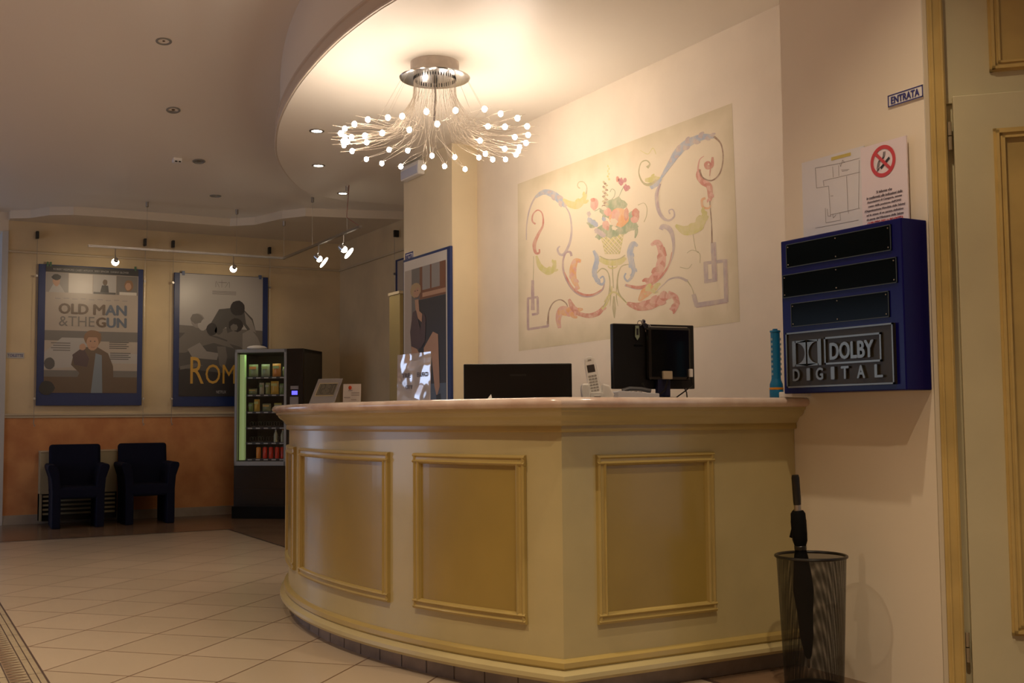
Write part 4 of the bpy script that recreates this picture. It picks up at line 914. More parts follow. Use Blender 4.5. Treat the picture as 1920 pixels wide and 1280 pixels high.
# ------------------------------------------------------------------ armchairs
def armchair(loc, label, rz=0.0):
    a = thing('armchair', label, 'armchair', loc, rz, 'navy waiting armchairs')
    # local: x width centred, y depth 0 front .. 0.55 back
    W = 0.46
    def side(sgn):
        m = MB(); pf = [(0.0, 0.0), (0.075, 0.0), (0.075, 0.34), (0.085, 0.46), (0.115, 0.55), (0.118, 0.575), (0.105, 0.592), (0.06, 0.592), (0.03, 0.57), (0.012, 0.50), (0.0, 0.38)]
        x0 = W/2-0.02
        pts = [(sgn*(x0-0.055+x), 0.0, z) for x, z in pf]
        V0 = pts if sgn > 0 else pts[::-1]
        m.prism(V0, (0, 0.50, 0)); return m.build('arm_panel', navy, a, bevel=0.012, seg=3)
    side(1); side(-1)
    MB().box(-W/2+0.03, W/2-0.03, 0.0, 0.46, 0.27, 0.385).build('seat', navy, a, bevel=0.03, seg=4)
    b = MB(); b.prism([(-0.235, 0.38, 0.30), (-0.235, 0.46, 0.30), (-0.235, 0.53, 0.76), (-0.235, 0.46, 0.78)], (0.47, 0, 0)); b.build('backrest', navy, a, bevel=0.03, seg=4)
    return a
armchair((1.575, 11.16, 0), 'navy upholstered armchair, left of two below the film posters', rad(-3))
armchair((2.235, 11.20, 0), 'navy upholstered armchair, right of two, nearer the vending machine', rad(-1))

# ------------------------------------------------------------------ radiator / fan coil
rd = thing('fan_heater', 'beige wall heater cabinet with louvred grille behind the armchairs', 'heater', (1.66, YF-0.10, 0.03))
bei = mat('heater_beige', (0.42, 0.36, 0.22), 0.45)
MB().box(-0.36, 0.36, -0.03, 0.10, 0.26, 0.665).build('casing', bei, rd, bevel=0.006)
MB().box(-0.36, 0.36, -0.02, 0.10, 0.0, 0.26).build('lower_box', black, rd)
MB().box(-0.36, 0.36, -0.035, 0.10, 0.665, 0.68).build('top_lid', rail_m, rd)
for k in range(5): MB().box(-0.33, 0.34, -0.05, -0.02, 0.06+k*0.042, 0.078+k*0.042).build('louvre', bei, rd)
MB().box(-0.36, -0.34, -0.06, 0.09, 0.0, 0.26).build('side_cheek', bei, rd)

# ------------------------------------------------------------------ display board (Dolby) on the right wall
XD = XR-0.13
c_tl = at(1463.5, 454, 0, XD); c_tr = at(1689.6, 406.5, 0, XD); c_bl = at(1478, 738, 0, XD)
yL, yR = c_tl.y, c_tr.y; zT = c_tl.z+0.002; zB = c_bl.z; DW = yL-yR; DH = zT-zB
db = thing('display_board', 'dark blue wall display box with three black screens and an embossed metal plate', 'display board', (XR-0.001, (yL+yR)/2, zB))
MB().box(-0.129, 0, -DW/2, DW/2, 0, DH).build('case', mat('deep_blue_paint', (0.005, 0.004, 0.10), 0.25, spec=0.2), db, bevel=0.004)
def PD(u, v, off=0.0):   # u,v read off the board: pixel of the 3.37x view
    p = at(1430+u/3.37, 400+v/3.37, 0, XD); return (-0.129-off, p.y-(yL+yR)/2, p.z-zB)
scr = mat('dark_screen', (0.003, 0.005, 0.006), 0.12, spec=0.05)
for (u0, v0, v1, u1, v2, v3) in ((152, 200, 348, 818, 66, 232), (130, 390, 540, 855, 275, 435), (182, 570, 722, 806, 488, 652)):
    a = PD(u0, (v0), 0); b = PD(u1, v3, 0); zt_ = (PD(u0, v0)[2]+PD(u1, v2)[2])/2; zb_ = (PD(u0, v1)[2]+PD(u1, v3)[2])/2
    s_ = MB().box(-0.133, -0.129, a[1], b[1], zb_, zt_).build('screen', scr, db)
    e = MB()
    for (y0, y1, z0, z1) in ((b[1], a[1], zt_-.003, zt_), (b[1], a[1], zb_, zb_+.003), (a[1]-.003, a[1], zb_, zt_), (b[1], b[1]+.003, zb_, zt_)): e.box(-0.1345, -0.133, y0, y1, z0, z1)
    e.build('screen_edge', mat('dull_edge', (0.04, 0.05, 0.05), 0.4), s_)
    for yy in (a[1]-0.012, (a[1]+b[1])/2, b[1]+0.012):
        for zz in (zt_-0.012, zb_+0.012): MB().ball((-0.1345, yy, zz), 0.003, seg=8, rings=5).build('screw', chrome, s_)
# plate
pa = PD(163, 757); pb = PD(852, 1075); pzt = (PD(163, 757)[2]+PD(838, 690)[2])/2; pzb = (PD(170, 1105)[2]+PD(852, 1075)[2])/2
W_ = pa[1]-pb[1]; H_ = pzt-pzb
bronze = mat('dark_bronze', (0.045, 0.038, 0.025), 0.4, 0.4); pol = mat('polished_edge', (0.20, 0.19, 0.155), 0.30, 0.9)
plt = MB().box(-0.139, -0.129, pb[1], pa[1], pzb, pzt).build('metal_plate', bronze, db)
def PT(u, v): return pa[1]-u*W_, pzt-v*H_     # plate coords 0..1
def fr_(mb, u0, u1, v0, v1, t_, x0, x1):
    ya, za = PT(u0, v0); yb, zb_ = PT(u1, v1)
    mb.box(x0, x1, yb, ya, za-t_, za); mb.box(x0, x1, yb, ya, zb_, zb_+t_); mb.box(x0, x1, ya-t_, ya, zb_, za); mb.box(x0, x1, yb, yb+t_, zb_, za)
e = MB(); fr_(e, 0, 1, 0, 1, 0.006, -0.145, -0.139); fr_(e, 0.385, 0.90, 0.14, 0.62, 0.007, -0.146, -0.139)
e.build('raised_borders', pol, plt)
# double-D symbol
e = MB()
def dsym(ua, ub, flip):
    ya, za = PT(ua, 0.16); yb, zb_ = PT(ub, 0.62); h = za-zb_; ww = ya-yb
    fy = (lambda s: ya-s*ww) if not flip else (lambda s: yb+s*ww)
    n = 14; cy_ = (za+zb_)/2; inner = [(0.26, 0.42*h)]
    curve = [(0.26+0.66*math.sin(math.pi*i/n), 0.42*h*math.cos(math.pi*i/n)) for i in range(n+1)]
    outer = []
    for s, dz in curve:
        k = 10; outer.append((1.0, max(min(dz*1.25, h/2), -h/2)))
    V = []; 
    for (s, dz), (so, dzo) in zip(curve, outer): V += [(-0.146, fy(s), cy_+dz), (-0.146, fy(so), cy_+dzo), (-0.139, fy(s), cy_+dz), (-0.139, fy(so), cy_+dzo)]
    Fc = []
    for i in range(n): a0 = 4*i; b0 = 4*(i+1); Fc += [(a0, a0+1, b0+1, b0), (a0, b0, b0+2, a0+2)]
    e.add(V, Fc)
    e.box(-0.146, -0.139, fy(0), fy(0.26), zb_, za); e.box(-0.146, -0.139, fy(0.2), fy(1), za-0.08*h, za); e.box(-0.146, -0.139, fy(0.2), fy(1), zb_, zb_+0.08*h)
dsym(0.068, 0.205, False); dsym(0.22, 0.355, True)
e.build('double_d_symbol', pol, plt, fixn=False)
e = MB(); yy, zz = PT(0.445, 0.535); fit_text(e, 'DOLBY', ((-0.144, yy, zz), (0, -1, 0), ez, (-1, 0, 0)), W_*0.39, H_*0.28, 0, extrude=0.004, fat=0.05)
e.build('raised_word', pol, plt, fixn=False)
for i, ch_ in enumerate('DIGITAL'):
    uu = (0.075, 0.215, 0.305, 0.45, 0.545, 0.69, 0.845)[i]; wu = 0.028 if ch_ == 'I' else 0.065
    e = MB(); yy, zz = PT(uu, 0.875); fit_text(e, ch_, ((-0.144, yy, zz), (0, -1, 0), ez, (-1, 0, 0)), W_*wu, H_*0.205, 0, extrude=0.004, fat=0.05)
    e.build('raised_letter', pol, plt, fixn=False)
# small bracket under the board
MB().box(-0.05, 0.05, -0.04, 0.04, 0, 0.022).build('wall_bracket', white_p, None, bevel=0.003)
wb_ = bpy.data.objects['wall_bracket']; wb_.location = (3.155, 3.345, 1.0695); tag(wb_, 'small white block on the counter end under the blue display box', 'block')

# ------------------------------------------------------------------ plan and no smoking notices
a0 = at(1503.5, 306, 0, XR-0.01); a1 = at(1612, 275, 0, XR-0.01); zb0 = db.location.z+DH-0.06
pn = thing('floor_plan_notice', 'white evacuation plan sheet in clear sleeve left of the no smoking notice', 'notice', (XR-0.008, (a0.y+a1.y)/2, zb0))
w2 = (a0.y-a1.y)/2; h2 = (a0.z+a1.z)/2-zb0
sheet = mat('sleeved_paper', (0.80, 0.79, 0.80), 0.12, coat=0.6)
sh_o = MB().box(-0.003, 0.003, -w2-0.02, w2, 0, h2).build('sheet', sheet, pn)
def PN(u, v, off=0.0):  # pixels of 4x view origin 1440,140
    p = at(1440+u/4, 140+v/4, 0, XR-0.011); return (-0.0034-off, p.y-pn.location.y, p.z-pn.location.z)
q = MB(); G_ = 0
for pts in ([(355, 700), (540, 665), (690, 625)], [(355, 700), (365, 850), (455, 835), (470, 1060)], [(415, 795), (690, 730)], [(540, 665), (545, 690), (560, 640), (575, 660)], [(590, 760), (600, 1010)], [(470, 1050), (560, 1030), (690, 1000)], [(430, 1000), (435, 1110), (545, 1090), (540, 1035)], [(445, 1005), (450, 1060), (475, 1060)], [(550, 715), (610, 710)], [(685, 640), (680, 1000)], [(485, 690), (490, 770)], [(530, 680), (533, 760)], [(470, 910), (490, 908)], [(555, 725), (600, 718)], [(415, 795), (420, 835)], [(485, 1045), (490, 1075), (510, 1050)], [(355, 1150), (680, 1090)], [(600, 1010), (605, 1040)]):
    for a_, b_ in zip(pts[:-1], pts[1:]): ribbon(q, [a_, b_], 3.2, 0, PN, 0.0002)
q.poly([PN(475, 620, .0004), PN(622, 582, .0004), PN(622, 606, .0004), PN(475, 645, .0004)], 1)
q.build('plan_drawing', [mat('pencil_line', (0.30, 0.28, 0.27), 0.5), mat('label_yellow', (0.62, 0.50, 0.10), 0.5)], sh_o, fixn=False)
a2 = at(1614, 276, 0, XR-0.018); a3 = at(1699.5, 256, 0, XR-0.018)
nn_ = thing('no_smoking_notice', 'white notice with red no smoking symbol above the blue display box', 'notice', (XR-0.018, (a2.y+a3.y)/2, zb0))
w3 = (a2.y-a3.y)/2; h3 = (a2.z+a3.z)/2-zb0
sh2 = MB().box(-0.002, 0.004, -w3, w3, 0, h3).build('sheet', mat('pinkish_paper', (0.84, 0.74, 0.78), 0.35), nn_)
def PS(u, v, off=0.0):
    p = at(1440+u/4, 140+v/4, 0, XR-0.02); return (-0.0024-off, p.y-nn_.location.y, p.z-nn_.location.z)
q = MB()
# symbol drawn round in wall coordinates
pc = Vector(PS(863, 648)); rr_ = abs(PS(863, 528)[2]-PS(863, 768)[2])/2
def PC(a_, b_, off=0.0): return (-0.0024-off, pc.y-a_*rr_, pc.z+b_*rr_)
n = 40
for i in range(n):
    t0, t1 = 2*math.pi*i/n, 2*math.pi*(i+1)/n
    q.poly([PC(.76*math.cos(t0), .76*math.sin(t0), .001), PC(math.cos(t0), math.sin(t0), .001), PC(math.cos(t1), math.sin(t1), .001), PC(.76*math.cos(t1), .76*math.sin(t1), .001)], 0)
ribbon(q, [(-.60, .60), (.60, -.60)], .20, 0, PC, .0014)
ribbon(q, [(-.20, -.42), (.52, .12)], .17, 1, PC, .0008)
for k in range(3): ribbon(q, [(-.50+k*.07, -.58+k*.03), (-.42+k*.07, -.38+k*.03)], .035, 1, PC, .0008); ribbon(q, [(-.50+k*.08, -.40+k*.05), (-.36+k*.08, .05), (-.02+k*.07, .22), (.06+k*.07, .58)], .035, 1, PC, .0007)
sym = q.build('no_smoking_symbol', [mat('warning_red', (0.62, 0.05, 0.06), 0.4), ink], sh2, fixn=False)
q = MB(); lines = ['Si informa che', 'in conformità alle indicazioni delle', 'Associazioni di Categoria, tenuto', 'conto della posizione dell\'OMS', '(Organizzazione Mondiale della Salute)', 'ed in attesa di un parere definitivo', 'da parte del Ministero della Salute', 'L\'UTILIZZO DELLA SIGARETTA', 'ELETTRONICA NON È CONSENTITO']
wid = [.34, .78, .76, .72, .88, .80, .80, .78, .88]; vl = 0.50
for i, (ln, wq) in enumerate(zip(lines, wid)):
    zz = h3*(0.455-0.043*i) if i < 7 else h3*(0.15-0.052*(i-7)+0.0)
    fit_text(q, ln, ((-0.0030, w3*wq, zz+0.02), (0, -1, 0), ez, (-1, 0, 0)), 2*w3*wq, h3*(0.026 if i < 7 else 0.036), 0 if i < 7 else 1, shear=0.15, fat=0.04)
q.build('lettering', [mat('grey_ink', (0.16, 0.13, 0.16), 0.5), MATS['warning_red']], sh2, fixn=False)

# ------------------------------------------------------------------ things on the counter
ZT = 1.0695
def monitor(loc, rz, w_, z0, z1, label, group, stand, bump):
    m = thing('monitor', label, 'monitor', loc, rz, group); zl = loc[2]
    z0 -= zl; z1 -= zl
    sc = MB().box(-w_/2, w_/2, -0.012, 0.016, z0, z1).build('screen_housing', black, m, bevel=0.004)
    MB().box(-w_/2+0.01, w_/2-0.01, 0.0162, 0.0172, z0+0.012, z1-0.01).build('display', black_gloss, sc)
    if bump == 1:
        MB().box(-w_*0.30, w_*0.32, -0.026, -0.012, z0+0.03, z1-0.17).box(-w_*0.30, w_*0.32, -0.034, -0.026, z0+0.04, z0+0.11).build('rear_bulge', black, sc, bevel=0.006)
        MB().box(-w_*0.29, w_*0.31, -0.028, -0.0265, z0+0.145, z0+0.148).build('vent_line', mat('vent_grey', (0.03, 0.028, 0.026), 0.4), sc)
        MB().box(-w_*0.07, w_*0.08, -0.0128, -0.012, z1-0.056, z1-0.048).build('maker_badge', mat('faint_mark', (0.03, 0.028, 0.026), 0.3), sc)
    else:
        MB().box(-w_*0.12, w_*0.42, -0.045, -0.012, z0+0.035, z1-0.01).build('rear_bulge', black_gloss, sc, bevel=0.015)
        MB().box(-w_*0.25, -w_*0.14, -0.014, -0.012, z1-0.095, z1-0.088).build('vent_line', black_gloss, sc)
    MB().box(-0.03+stand, 0.03+stand, -0.04, -0.012, 0.01, z0+0.08).build('neck', mat('navy_plastic', (0.012, 0.014, 0.05), 0.4) if bump == 2 else black, m, bevel=0.004)
    MB().lathe([(0.0001, 0.0), (0.09, 0.0), (0.088, 0.008), (0.03, 0.013), (0.0001, 0.013)], 28, (stand, 0.0, 0)).build('base', black, m, smooth=True)
    return m
# inner desk of the counter carries the lower monitor
dk = thing('inner_desk', 'low work desk behind the reception counter', 'desk', (2.55, 4.5, 0))
MB().sweep([(-0.52, 0.70), (-0.52, 0.735), (-1.0, 0.735), (-1.0, 0.70)], path(-0.4, 2.4, 0.12)).build('desk_top', mat('desk_wood', (0.3, 0.2, 0.12), 0.4), dk, world=True)
for s_ in (0.35, 1.3, 2.2):
    A_ = arc(s_); MB().sweep([(-0.56, 0), (-0.56, 0.70), (-0.96, 0.70), (-0.96, 0)], [A_, arc(s_+0.03)]).build('desk_leg', MATS['desk_wood'], dk, world=True)
yaw = -YAW
m1 = monitor((2.50, 4.43, 0.735), yaw, 0.492, 0.90, 1.243, 'wide black monitor seen from behind, lower and left of the phone', 'monitors on the counter', 0.0, 1)
p = at(1225, 700, 1, 3.86)
m2 = monitor((p.x, 3.86, ZT), yaw+rad(22), 0.392, 1.115, 1.39, 'black monitor seen from behind with keys hanging from its top edge', 'monitors on the counter', 0.03, 2)
# plug and cables on the monitor
T2 = Matrix.Translation(m2.location) @ Matrix.Rotation(yaw+rad(22), 4, 'Z')
MB().box(0.015, 0.06, -0.06, -0.045, 0.085, 0.12).build('video_plug', mat('beige_plastic', (0.50, 0.42, 0.30), 0.4), m2, bevel=0.003)
MB().box(0.145, 0.16, -0.06, -0.045, 0.095, 0.13).build('power_plug', white_p, m2, bevel=0.003)
MB().tube([(0.04, -0.055, 0.085), (0.02, -0.06, 0.04), (-0.01, -0.05, 0.012), (-0.06, -0.04, 0.035), (-0.07, -0.03, 0.07)], 0.0035, 6).tube([(0.15, -0.055, 0.10), (0.155, -0.06, 0.06), (0.11, -0.06, 0.03), (0.08, -0.05, 0.008)], 0.003, 6).tube([(0.11, -0.05, 0.07), (0.125, -0.06, 0.03), (0.14, -0.04, 0.006)], 0.003, 6).build('cables', black, m2, smooth=True)
# keys on the monitor's top edge
kp = T2 @ Vector((-0.058, 0, 0)); ZTM = 1.39
ks = thing('keys', 'bunch of keys with a pale green tag hooked over the right monitor', 'keys', (kp.x, kp.y, ZTM), yaw+rad(22))
tgm = mat('pale_green_tag', (0.30, 0.36, 0.26), 0.4)
MB().prism([(-0.036, -0.019, -0.008), (-0.020, -0.019, -0.008), (-0.018, -0.019, -0.055), (-0.028, -0.019, -0.070), (-0.038, -0.019, -0.055)], (0, -0.004, 0)).build('key_tag', tgm, ks)
q = MB(); q.box(-0.033, -0.023, -0.0245, -0.023, -0.048, -0.020); q.build('tag_label', ink, ks)
MB().tube([(0.011*math.cos(a*math.pi/8)-0.012, -0.016, 0.011*math.sin(a*math.pi/8)+0.003) for a in range(17)], 0.0016, 6).build('key_ring', chrome, ks)
for k, (dx, dz, rr2) in enumerate(((0.020, -0.028, 0.009), (0.030, -0.010, 0.008), (0.002, 0.010, 0.010))):
    MB().prism([(-0.008+dx*0, -0.019-k*0.002, 0.006), (-0.002, -0.019-k*0.002, 0.010), (dx+0.004, -0.019-k*0.002, dz+0.003), (dx-0.003, -0.019-k*0.002, dz-0.004)], (0, -0.002, 0)).ball((dx, -0.020-k*0.002, dz), rr2, sc=(1, 0.2, 1), seg=10, rings=6).build('key', chrome, ks)

# cordless phone in its cradle
p = at(1118, 745, 2, ZT); pd = Vector((2.49, 3.76, ZT))
ph = thing('cordless_phone', 'white cordless phone handset standing in its cradle between the monitors', 'phone', pd, yaw)
cr_ = MB(); cr_.prism([(-0.062, -0.02, 0), (0.062, -0.02, 0), (0.066, -0.02, 0.018), (0.048, -0.02, 0.055), (0.02, -0.02, 0.063), (0.016, -0.02, 0.02), (-0.03, -0.02, 0.02), (-0.036, -0.02, 0.062), (-0.062, -0.02, 0.062), (-0.066, -0.02, 0.04)], (0, 0.08, 0))
cr_.build('cradle', white_p, ph, bevel=0.006)
MB().box(-0.03, 0.02, -0.026, 0.0, 0.0, 0.026).box(-0.016, 0.01, -0.028, -0.026, 0.010, 0.016).build('cradle_front', white_p, ph, bevel=0.003)
hs = MB(); hs.T = Matrix.Translation((-0.008, -0.012, 0.02)) @ Matrix.Rotation(rad(-9), 4, 'Y') @ Matrix.Rotation(rad(-10), 4, 'X')
hs.prism([(-0.024, 0, 0), (0.024, 0, 0), (0.0235, 0, 0.12), (0.020, 0, 0.150), (0.008, 0, 0.158), (-0.008, 0, 0.158), (-0.020, 0, 0.150), (-0.0235, 0, 0.12)], (0, 0.022, 0))
hso = hs.build('handset', white_p, ph, bevel=0.005, seg=3)
q = MB(); q.T = hs.T; q.box(-0.015, 0.015, -0.0015, 0.001, 0.092, 0.122); q.build('handset_screen', mat('lcd_dark', (0.06, 0.05, 0.045), 0.2), hso)
q = MB(); q.T = hs.T
for r_ in range(6):
    for c_ in range(3): q.box(-0.016+c_*0.0115, -0.0065+c_*0.0115, -0.0015, 0.001, 0.012+r_*0.012, 0.019+r_*0.012)
q.box(-0.007, 0.007, -0.002, 0.001, 0.140, 0.145)
q.build('keypad', mat('key_grey', (0.38, 0.36, 0.33), 0.4), hso)
# desk telephone body right of it
dp = thing('desk_telephone', 'grey desk telephone lying behind the counter below the keyed monitor', 'phone', (2.655, 3.75, ZT), yaw+rad(6))
gp = mat('grey_plastic', (0.55, 0.56, 0.60), 0.4)
MB().prism([(-0.07, -0.05, 0), (0.10, -0.05, 0), (0.10, -0.05, 0.022), (-0.066, -0.05, 0.034), (-0.07, -0.05, 0.03)], (0, 0.15, 0)).build('body', gp, dp, bevel=0.004)
q = MB()
for r_ in range(3):
    for c_ in range(4): q.box(-0.04+c_*0.02, -0.027+c_*0.02, -0.03+r_*0.02, -0.017+r_*0.02, 0.02, 0.0345-0.0015*c_)
q.build('keypad', mat('dark_keys', (0.08, 0.08, 0.09), 0.4), dp)
MB().tube([(-0.03, 0.06, 0.036), (0.0, 0.062, 0.045), (0.05, 0.062, 0.043), (0.09, 0.06, 0.034)], 0.009, 8).build('handset', MATS['dark_keys'], dp, smooth=True)

# flashlight
fl = thing('flashlight', 'upright blue flashlight with an orange ring at the right end of the counter', 'flashlight', (3.115, 3.405, ZT))
flb = mat('flashlight_blue', (0.008, 0.16, 0.34), 0.35)
MB().lathe([(0.026, 0.0), (0.0275, 0.004), (0.0275, 0.030), (0.0265, 0.032)], 24).build('head', flb, fl, smooth=True)
MB().lathe([(0.0265, 0.032), (0.028, 0.033), (0.028, 0.040), (0.0265, 0.041)], 24).build('orange_ring', mat('orange_plastic', (0.62, 0.25, 0.02), 0.4), fl, smooth=True)
MB().lathe([(0.0265, 0.041), (0.026, 0.055), (0.020, 0.070), (0.0185, 0.078), (0.0185, 0.262), (0.021, 0.264), (0.021, 0.270), (0.010, 0.272), (0.010, 0.277), (0.0001, 0.277)], 24).build('barrel', flb, fl, smooth=True)
q = MB()
for k in range(8):
    for s_ in range(-2, 3):
        a = math.pi*(1.25)+s_*0.0+ (0 if s_ else 0); 
    q.box(-0.0205, -0.018, -0.004, 0.004, 0.09+k*0.02, 0.10+k*0.02); q.box(0.012, 0.015, -0.017, -0.011, 0.09+k*0.02, 0.10+k*0.02)
q.build('grip_ribs', mat('pale_ribs', (0.3, 0.4, 0.45), 0.4), fl)

# digital clock
pc_ = at(601, 757, 2, ZT); a_ = Vector((1.80, 5.06, ZT))
ck = thing('digital_clock', 'tilted silver digital clock at the left end of the counter', 'clock', a_, yaw+rad(0))
T = Matrix(((1, 0, 0.30, 0), (0, 1, 0.0, 0), (0, 0, 1, 0), (0, 0, 0, 1)))
slv = mat('silver_plastic', (0.33, 0.34, 0.38), 0.35)
# leaning back and sideways the way it stands
q = MB(); q.prism([(-0.072, 0, 0.0), (0.046, 0, 0.0), (0.084, 0.035, 0.122), (-0.032, 0.035, 0.120)], (0, 0.012, 0)); q.build('body', slv, ck, bevel=0.002)
def PK_(s, t_, off=0): # s 0..1 across, t 0..1 up
    b0 = Vector((-0.072, 0, 0))*(1-s)+Vector((0.046, 0, 0))*s; b1_ = Vector((-0.032, 0.035, 0.120))*(1-s)+Vector((0.084, 0.035, 0.122))*s
    v = b0*(1-t_)+b1_*t_; return (v.x, v.y-off, v.z+off*0.2)
q = MB(); q.poly([PK_(.11, .31, .0015), PK_(.87, .31, .0015), PK_(.89, .83, .0015), PK_(.12, .83, .0015)], 0)
q.poly([PK_(.14, .345, .0022), PK_(.87, .345, .0022), PK_(.88, .80, .0022), PK_(.155, .80, .0022)], 1)
scn = q.build('clock_screen', [mat('gilt_edge', (0.60, 0.55, 0.36), 0.3), mat('lcd_grey', (0.16, 0.155, 0.12), 0.25)], ck, fixn=False)
q = MB()
def seg7(s0, segs, sw=0.105, t0=.42, t1=.76):
    tm = (t0+t1)/2
    Lx = dict(a=((s0, t1), (s0+sw, t1)), g=((s0, tm), (s0+sw, tm)), d=((s0, t0), (s0+sw, t0)), f=((s0, tm), (s0, t1)), b=((s0+sw, tm), (s0+sw, t1)), e=((s0, t0), (s0, tm)), c=((s0+sw, t0), (s0+sw, tm)))
    for k in segs: ribbon(q, [Lx[k][0], Lx[k][1]], .022, 0, PK_, .0030)
seg7(.14, 'bc'); seg7(.31, 'abged'); seg7(.55, 'abgcd'); seg7(.71, 'abcdef')
for t_ in (.52, .66): ribbon(q, [(.475, t_), (.495, t_)], .03, 0, PK_, .0030)
q.build('digits', mat('lcd_black', (0.03, 0.03, 0.025), 0.4), scn, fixn=False)
MB().prism([(0.0, 0.012, 0.0), (0.02, 0.012, 0.0), (0.04, 0.06, 0.0)], (0.01, 0, 0.05)).build('foot', slv, ck)

# white leaflet card behind the clock
cd_ = thing('leaflet_card', 'small white card with a red mark standing right of the digital clock', 'card', (1.935, 5.04, ZT), yaw)
cdo = MB().prism([(-0.045, 0, 0.0), (0.040, 0, 0.0), (0.040, 0.016, 0.096), (-0.045, 0.016, 0.096)], (0, 0.002, 0)).build('card', paper, cd_)
q = MB(); q.ball((-0.012, 0.010, 0.078), 0.008, sc=(1, .3, 1.2), seg=10, rings=6); q.build('red_mark', mat('mark_red', (0.7, 0.08, 0.02), 0.5), cdo)
q = MB()
for k, (x0, x1) in enumerate(((-.02, 0), (-0.005, 0.033), (-0.005, 0.033), (-0.04, -0.01), (-0.005, 0.02))): q.prism([(x0, 0.0085-k*0.002-.002, 0.062-k*0.011), (x1, 0.0085-k*0.002-.002, 0.062-k*0.011), (x1, 0.009-k*0.002-.002, 0.066-k*0.011), (x0, 0.009-k*0.002-.002, 0.066-k*0.011)], (0, -0.0006, 0))
q.build('print_lines', mat('line_grey', (0.45, 0.42, 0.42), 0.5), cdo)

# shiny price sheet
ss = thing('price_sheet', 'upright sheet in a glossy silver reflecting sleeve left of the low monitor', 'sheet', (1.955, 4.375, ZT), rad(-83))
fo = bpy.data.materials.new('crinkled_foil_sleeve'); fo.use_nodes = True; b = fo.node_tree.nodes['Principled BSDF']
b.inputs['Base Color'].default_value = (0.88, 0.87, 0.92, 1); b.inputs['Metallic'].default_value = 0.55; b.inputs['Roughness'].default_value = 0.10
nz = fo.node_tree.nodes.new('ShaderNodeTexNoise'); nz.inputs['Scale'].default_value = 8; nz.inputs['Detail'].default_value = 0.5; bpn = fo.node_tree.nodes.new('ShaderNodeBump'); bpn.inputs['Strength'].default_value = 1.0; bpn.inputs['Distance'].default_value = 0.05
tc = fo.node_tree.nodes.new('ShaderNodeTexCoord'); fo.node_tree.links.new(tc.outputs['Object'], nz.inputs[0]); fo.node_tree.links.new(nz.outputs[0], bpn.inputs['Height']); fo.node_tree.links.new(bpn.outputs[0], b.inputs['Normal'])
sso = MB().prism([(-0.135, 0, 0), (0.135, 0, 0), (0.137, 0.004, 0.208), (-0.137, 0.004, 0.206)], (0, 0.003, 0)).build('sleeve', fo, ss)
q = MB(); sil = []
fit_text(q, 'EURO', ((0.035, -0.001, 0.105), ex, ez, nn), 0.085, 0.018, 0, fat=.05); q.build('lettering', mat('dim_ink', (0.10, 0.09, 0.10), 0.4), sso, fixn=False); q = MB(); fit_text(q, 'TRE', ((-0.09, -0.001, 0.105), ex, ez, nn), 0.065, 0.018, 0, fat=.05); q.build('lettering', mat('dim_ink', (0.10, 0.09, 0.10), 0.4), sso, fixn=False); q = MB(); fit_text(q, 'OTT', ((-0.06, -0.001, 0.055), ex, ez, nn), 0.055, 0.016, 0, fat=.05)
q.build('lettering', mat('dim_ink', (0.10, 0.09, 0.10), 0.4), sso, fixn=False)

# crumpled tissue and paper on the counter
q = MB(); q.add([(-0.012, 0, 0), (0.008, -0.006, 0), (0.012, 0.006, 0), (0.006, 0, 0.020), (0.0, 0.006, 0.006)], [(0, 1, 3), (1, 2, 3), (0, 3, 4), (4, 3, 2), (0, 4, 2, 1)]); q.box(0.012, 0.06, 0.0, 0.03, 0, 0.0045)
tis = q.build('paper_scrap', paper, None); tis.location = (2.02, 3.80, ZT); tag(tis, 'small crumpled white paper scrap on the counter in front of the low monitor', 'paper')
q = MB().box(-0.07, 0.07, -0.04, 0.04, 0, 0.004); lp = q.build('lilac_papers', mat('lilac_paper', (0.36, 0.28, 0.36), 0.6), None); lp.location = (2.98, 3.56, ZT); lp.rotation_euler = (0, 0, -0.1); tag(lp, 'thin lilac papers lying on the counter left of the flashlight', 'papers')

# ------------------------------------------------------------------ mesh bin with umbrella
BX, BY = 2.975, 3.09
bn = thing('wire_mesh_bin', 'tall black wire mesh bin standing on the floor at the counter end', 'bin', (BX, BY, 0))
mm = bpy.data.materials.new('wire_mesh'); mm.use_nodes = True; nt = mm.node_tree; pb_ = nt.nodes['Principled BSDF']; pb_.inputs['Base Color'].default_value = (0.012, 0.011, 0.010, 1); pb_.inputs['Roughness'].default_value = 0.4; pb_.inputs['Metallic'].default_value = 0.5
tr_ = nt.nodes.new('ShaderNodeBsdfTransparent'); mx = nt.nodes.new('ShaderNodeMixShader'); 
tc = nt.nodes.new('ShaderNodeUVMap')
geo = nt.nodes.new('ShaderNodeTexCoord'); sp_x = nt.nodes.new('ShaderNodeSeparateXYZ'); nt.links.new(geo.outputs['Object'], sp_x.inputs[0])
def mth(op, *a):
    n = nt.nodes.new('ShaderNodeMath'); n.operation = op
    for i, q in enumerate(a):
        if isinstance(q, (int, float)): n.inputs[i].default_value = q
        else: nt.links.new(q, n.inputs[i])
    return n.outputs[0]
an = mth('MULTIPLY', mth('ARCTAN2', sp_x.outputs[1], sp_x.outputs[0]), 0.125)
pu = mth('FRACT', mth('MULTIPLY', mth('ADD', an, sp_x.outputs[2]), 350.0)); pv = mth('FRACT', mth('MULTIPLY', mth('SUBTRACT', an, sp_x.outputs[2]), 350.0))
op_ = mth('MULTIPLY', mth('GREATER_THAN', pu, 0.36), mth('GREATER_THAN', pv, 0.36))
nt.links.new(op_, mx.inputs[0]); nt.links.new(pb_.outputs[0], mx.inputs[1]); nt.links.new(tr_.outputs[0], mx.inputs[2]); nt.links.new(mx.outputs[0], nt.nodes['Material Output'].inputs[0])
HB = 0.483
q = MB(); seg = 48; V = []
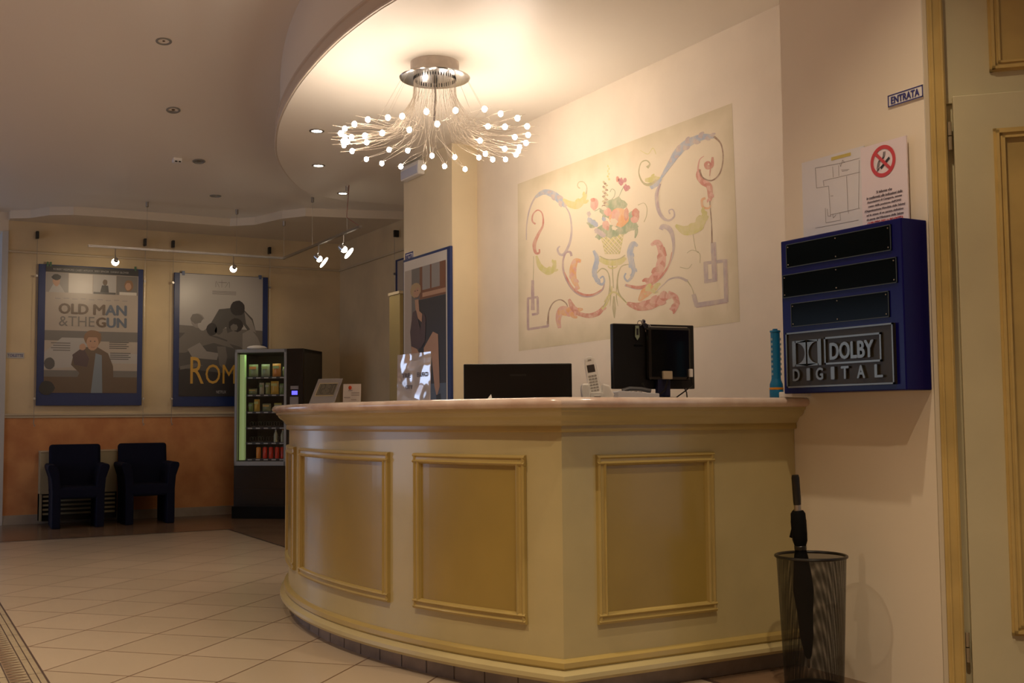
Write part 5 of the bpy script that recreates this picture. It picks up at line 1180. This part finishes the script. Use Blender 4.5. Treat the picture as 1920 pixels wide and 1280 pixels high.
for (r_, z_) in ((0.105, 0.012), (0.125, HB)):
    for k in range(seg): V.append((r_*math.cos(2*math.pi*k/seg), r_*math.sin(2*math.pi*k/seg), z_))
q.add(V, [(k, (k+1) % seg, seg+(k+1) % seg, seg+k) for k in range(seg)]); q.build('mesh_wall', mm, bn, smooth=True, fixn=False)
MB().tube([(0.127*math.cos(2*math.pi*k/48), 0.127*math.sin(2*math.pi*k/48), HB) for k in range(49)], 0.0055, 8, cap=False).build('rim', black, bn, smooth=True)
MB().tube([(0.106*math.cos(2*math.pi*k/48), 0.106*math.sin(2*math.pi*k/48), 0.012) for k in range(49)], 0.006, 8, cap=False).build('bottom_ring', black, bn, smooth=True)
MB().lathe([(0.0001, 0.004), (0.105, 0.004), (0.105, 0.008), (0.0001, 0.008)], 36).build('bottom', black, bn)
MB().box(-0.001, 0.001, -0.127, -0.125, 0.01, 0.01+0.001).build('seam', black, bn)
# umbrella
hp = at(1491, 890, 1, BY-0.0); tp = at(1517, 1252, 1, BY+0.01)
ax = (hp-tp); Lu = ax.length
um = thing('umbrella', 'closed black umbrella standing handle up in the mesh bin', 'umbrella', tp)
T = ax.to_track_quat('Z', 'Y').to_matrix().to_4x4()
ub = mat('umbrella_cloth', (0.003, 0.003, 0.003), 0.8, spec=0.15)
def ulathe(prof, name, m, wob=0.0, seg=20):
    q = MB(); V = []
    for r_, z_ in prof:
        for k in range(seg):
            a = 2*math.pi*k/seg; rr = r_*(1+wob*math.sin(4*a+z_*30)); V.append((rr*math.cos(a), rr*math.sin(a), z_*Lu))
    q.T = T; q.add(V, [(i*seg+k, i*seg+(k+1) % seg, (i+1)*seg+(k+1) % seg, (i+1)*seg+k) for i in range(len(prof)-1) for k in range(seg)]+[tuple(range(seg))[::-1], tuple((len(prof)-1)*seg+k for k in range(seg))])
    return q.build(name, m, um, smooth=True)
ulathe([(0.003, 0.0), (0.005, 0.01), (0.006, 0.06)], 'tip', steel)
ulathe([(0.007, 0.05), (0.014, 0.07), (0.022, 0.16), (0.030, 0.28), (0.034, 0.40), (0.033, 0.50), (0.024, 0.57), (0.019, 0.61), (0.019, 0.63), (0.026, 0.66), (0.030, 0.70), (0.027, 0.76), (0.024, 0.80), (0.018, 0.815)], 'folded_cloth', ub, 0.10)
ulathe([(0.013, 0.81), (0.013, 0.845)], 'collar', steel)
ulathe([(0.0135, 0.845), (0.0145, 0.87), (0.0145, 0.985), (0.012, 1.0)], 'handle', black)
q = MB(); q.T = T; q.prism([(-0.028, 0.0, 0.80*Lu), (-0.012, 0.0, 0.83*Lu), (0.02, 0, 0.70*Lu), (-0.01, 0.0, 0.66*Lu), (-0.046, 0.0, 0.672*Lu), (-0.034, 0.0, 0.72*Lu)], (0, 0.006, 0)); q.build('loose_flap', ub, um)
q = MB(); q.T = T; q.lathe([(0.021, 0.612*Lu), (0.022, 0.614*Lu), (0.022, 0.632*Lu), (0.021, 0.634*Lu)], 18); q.build('strap', black, um)
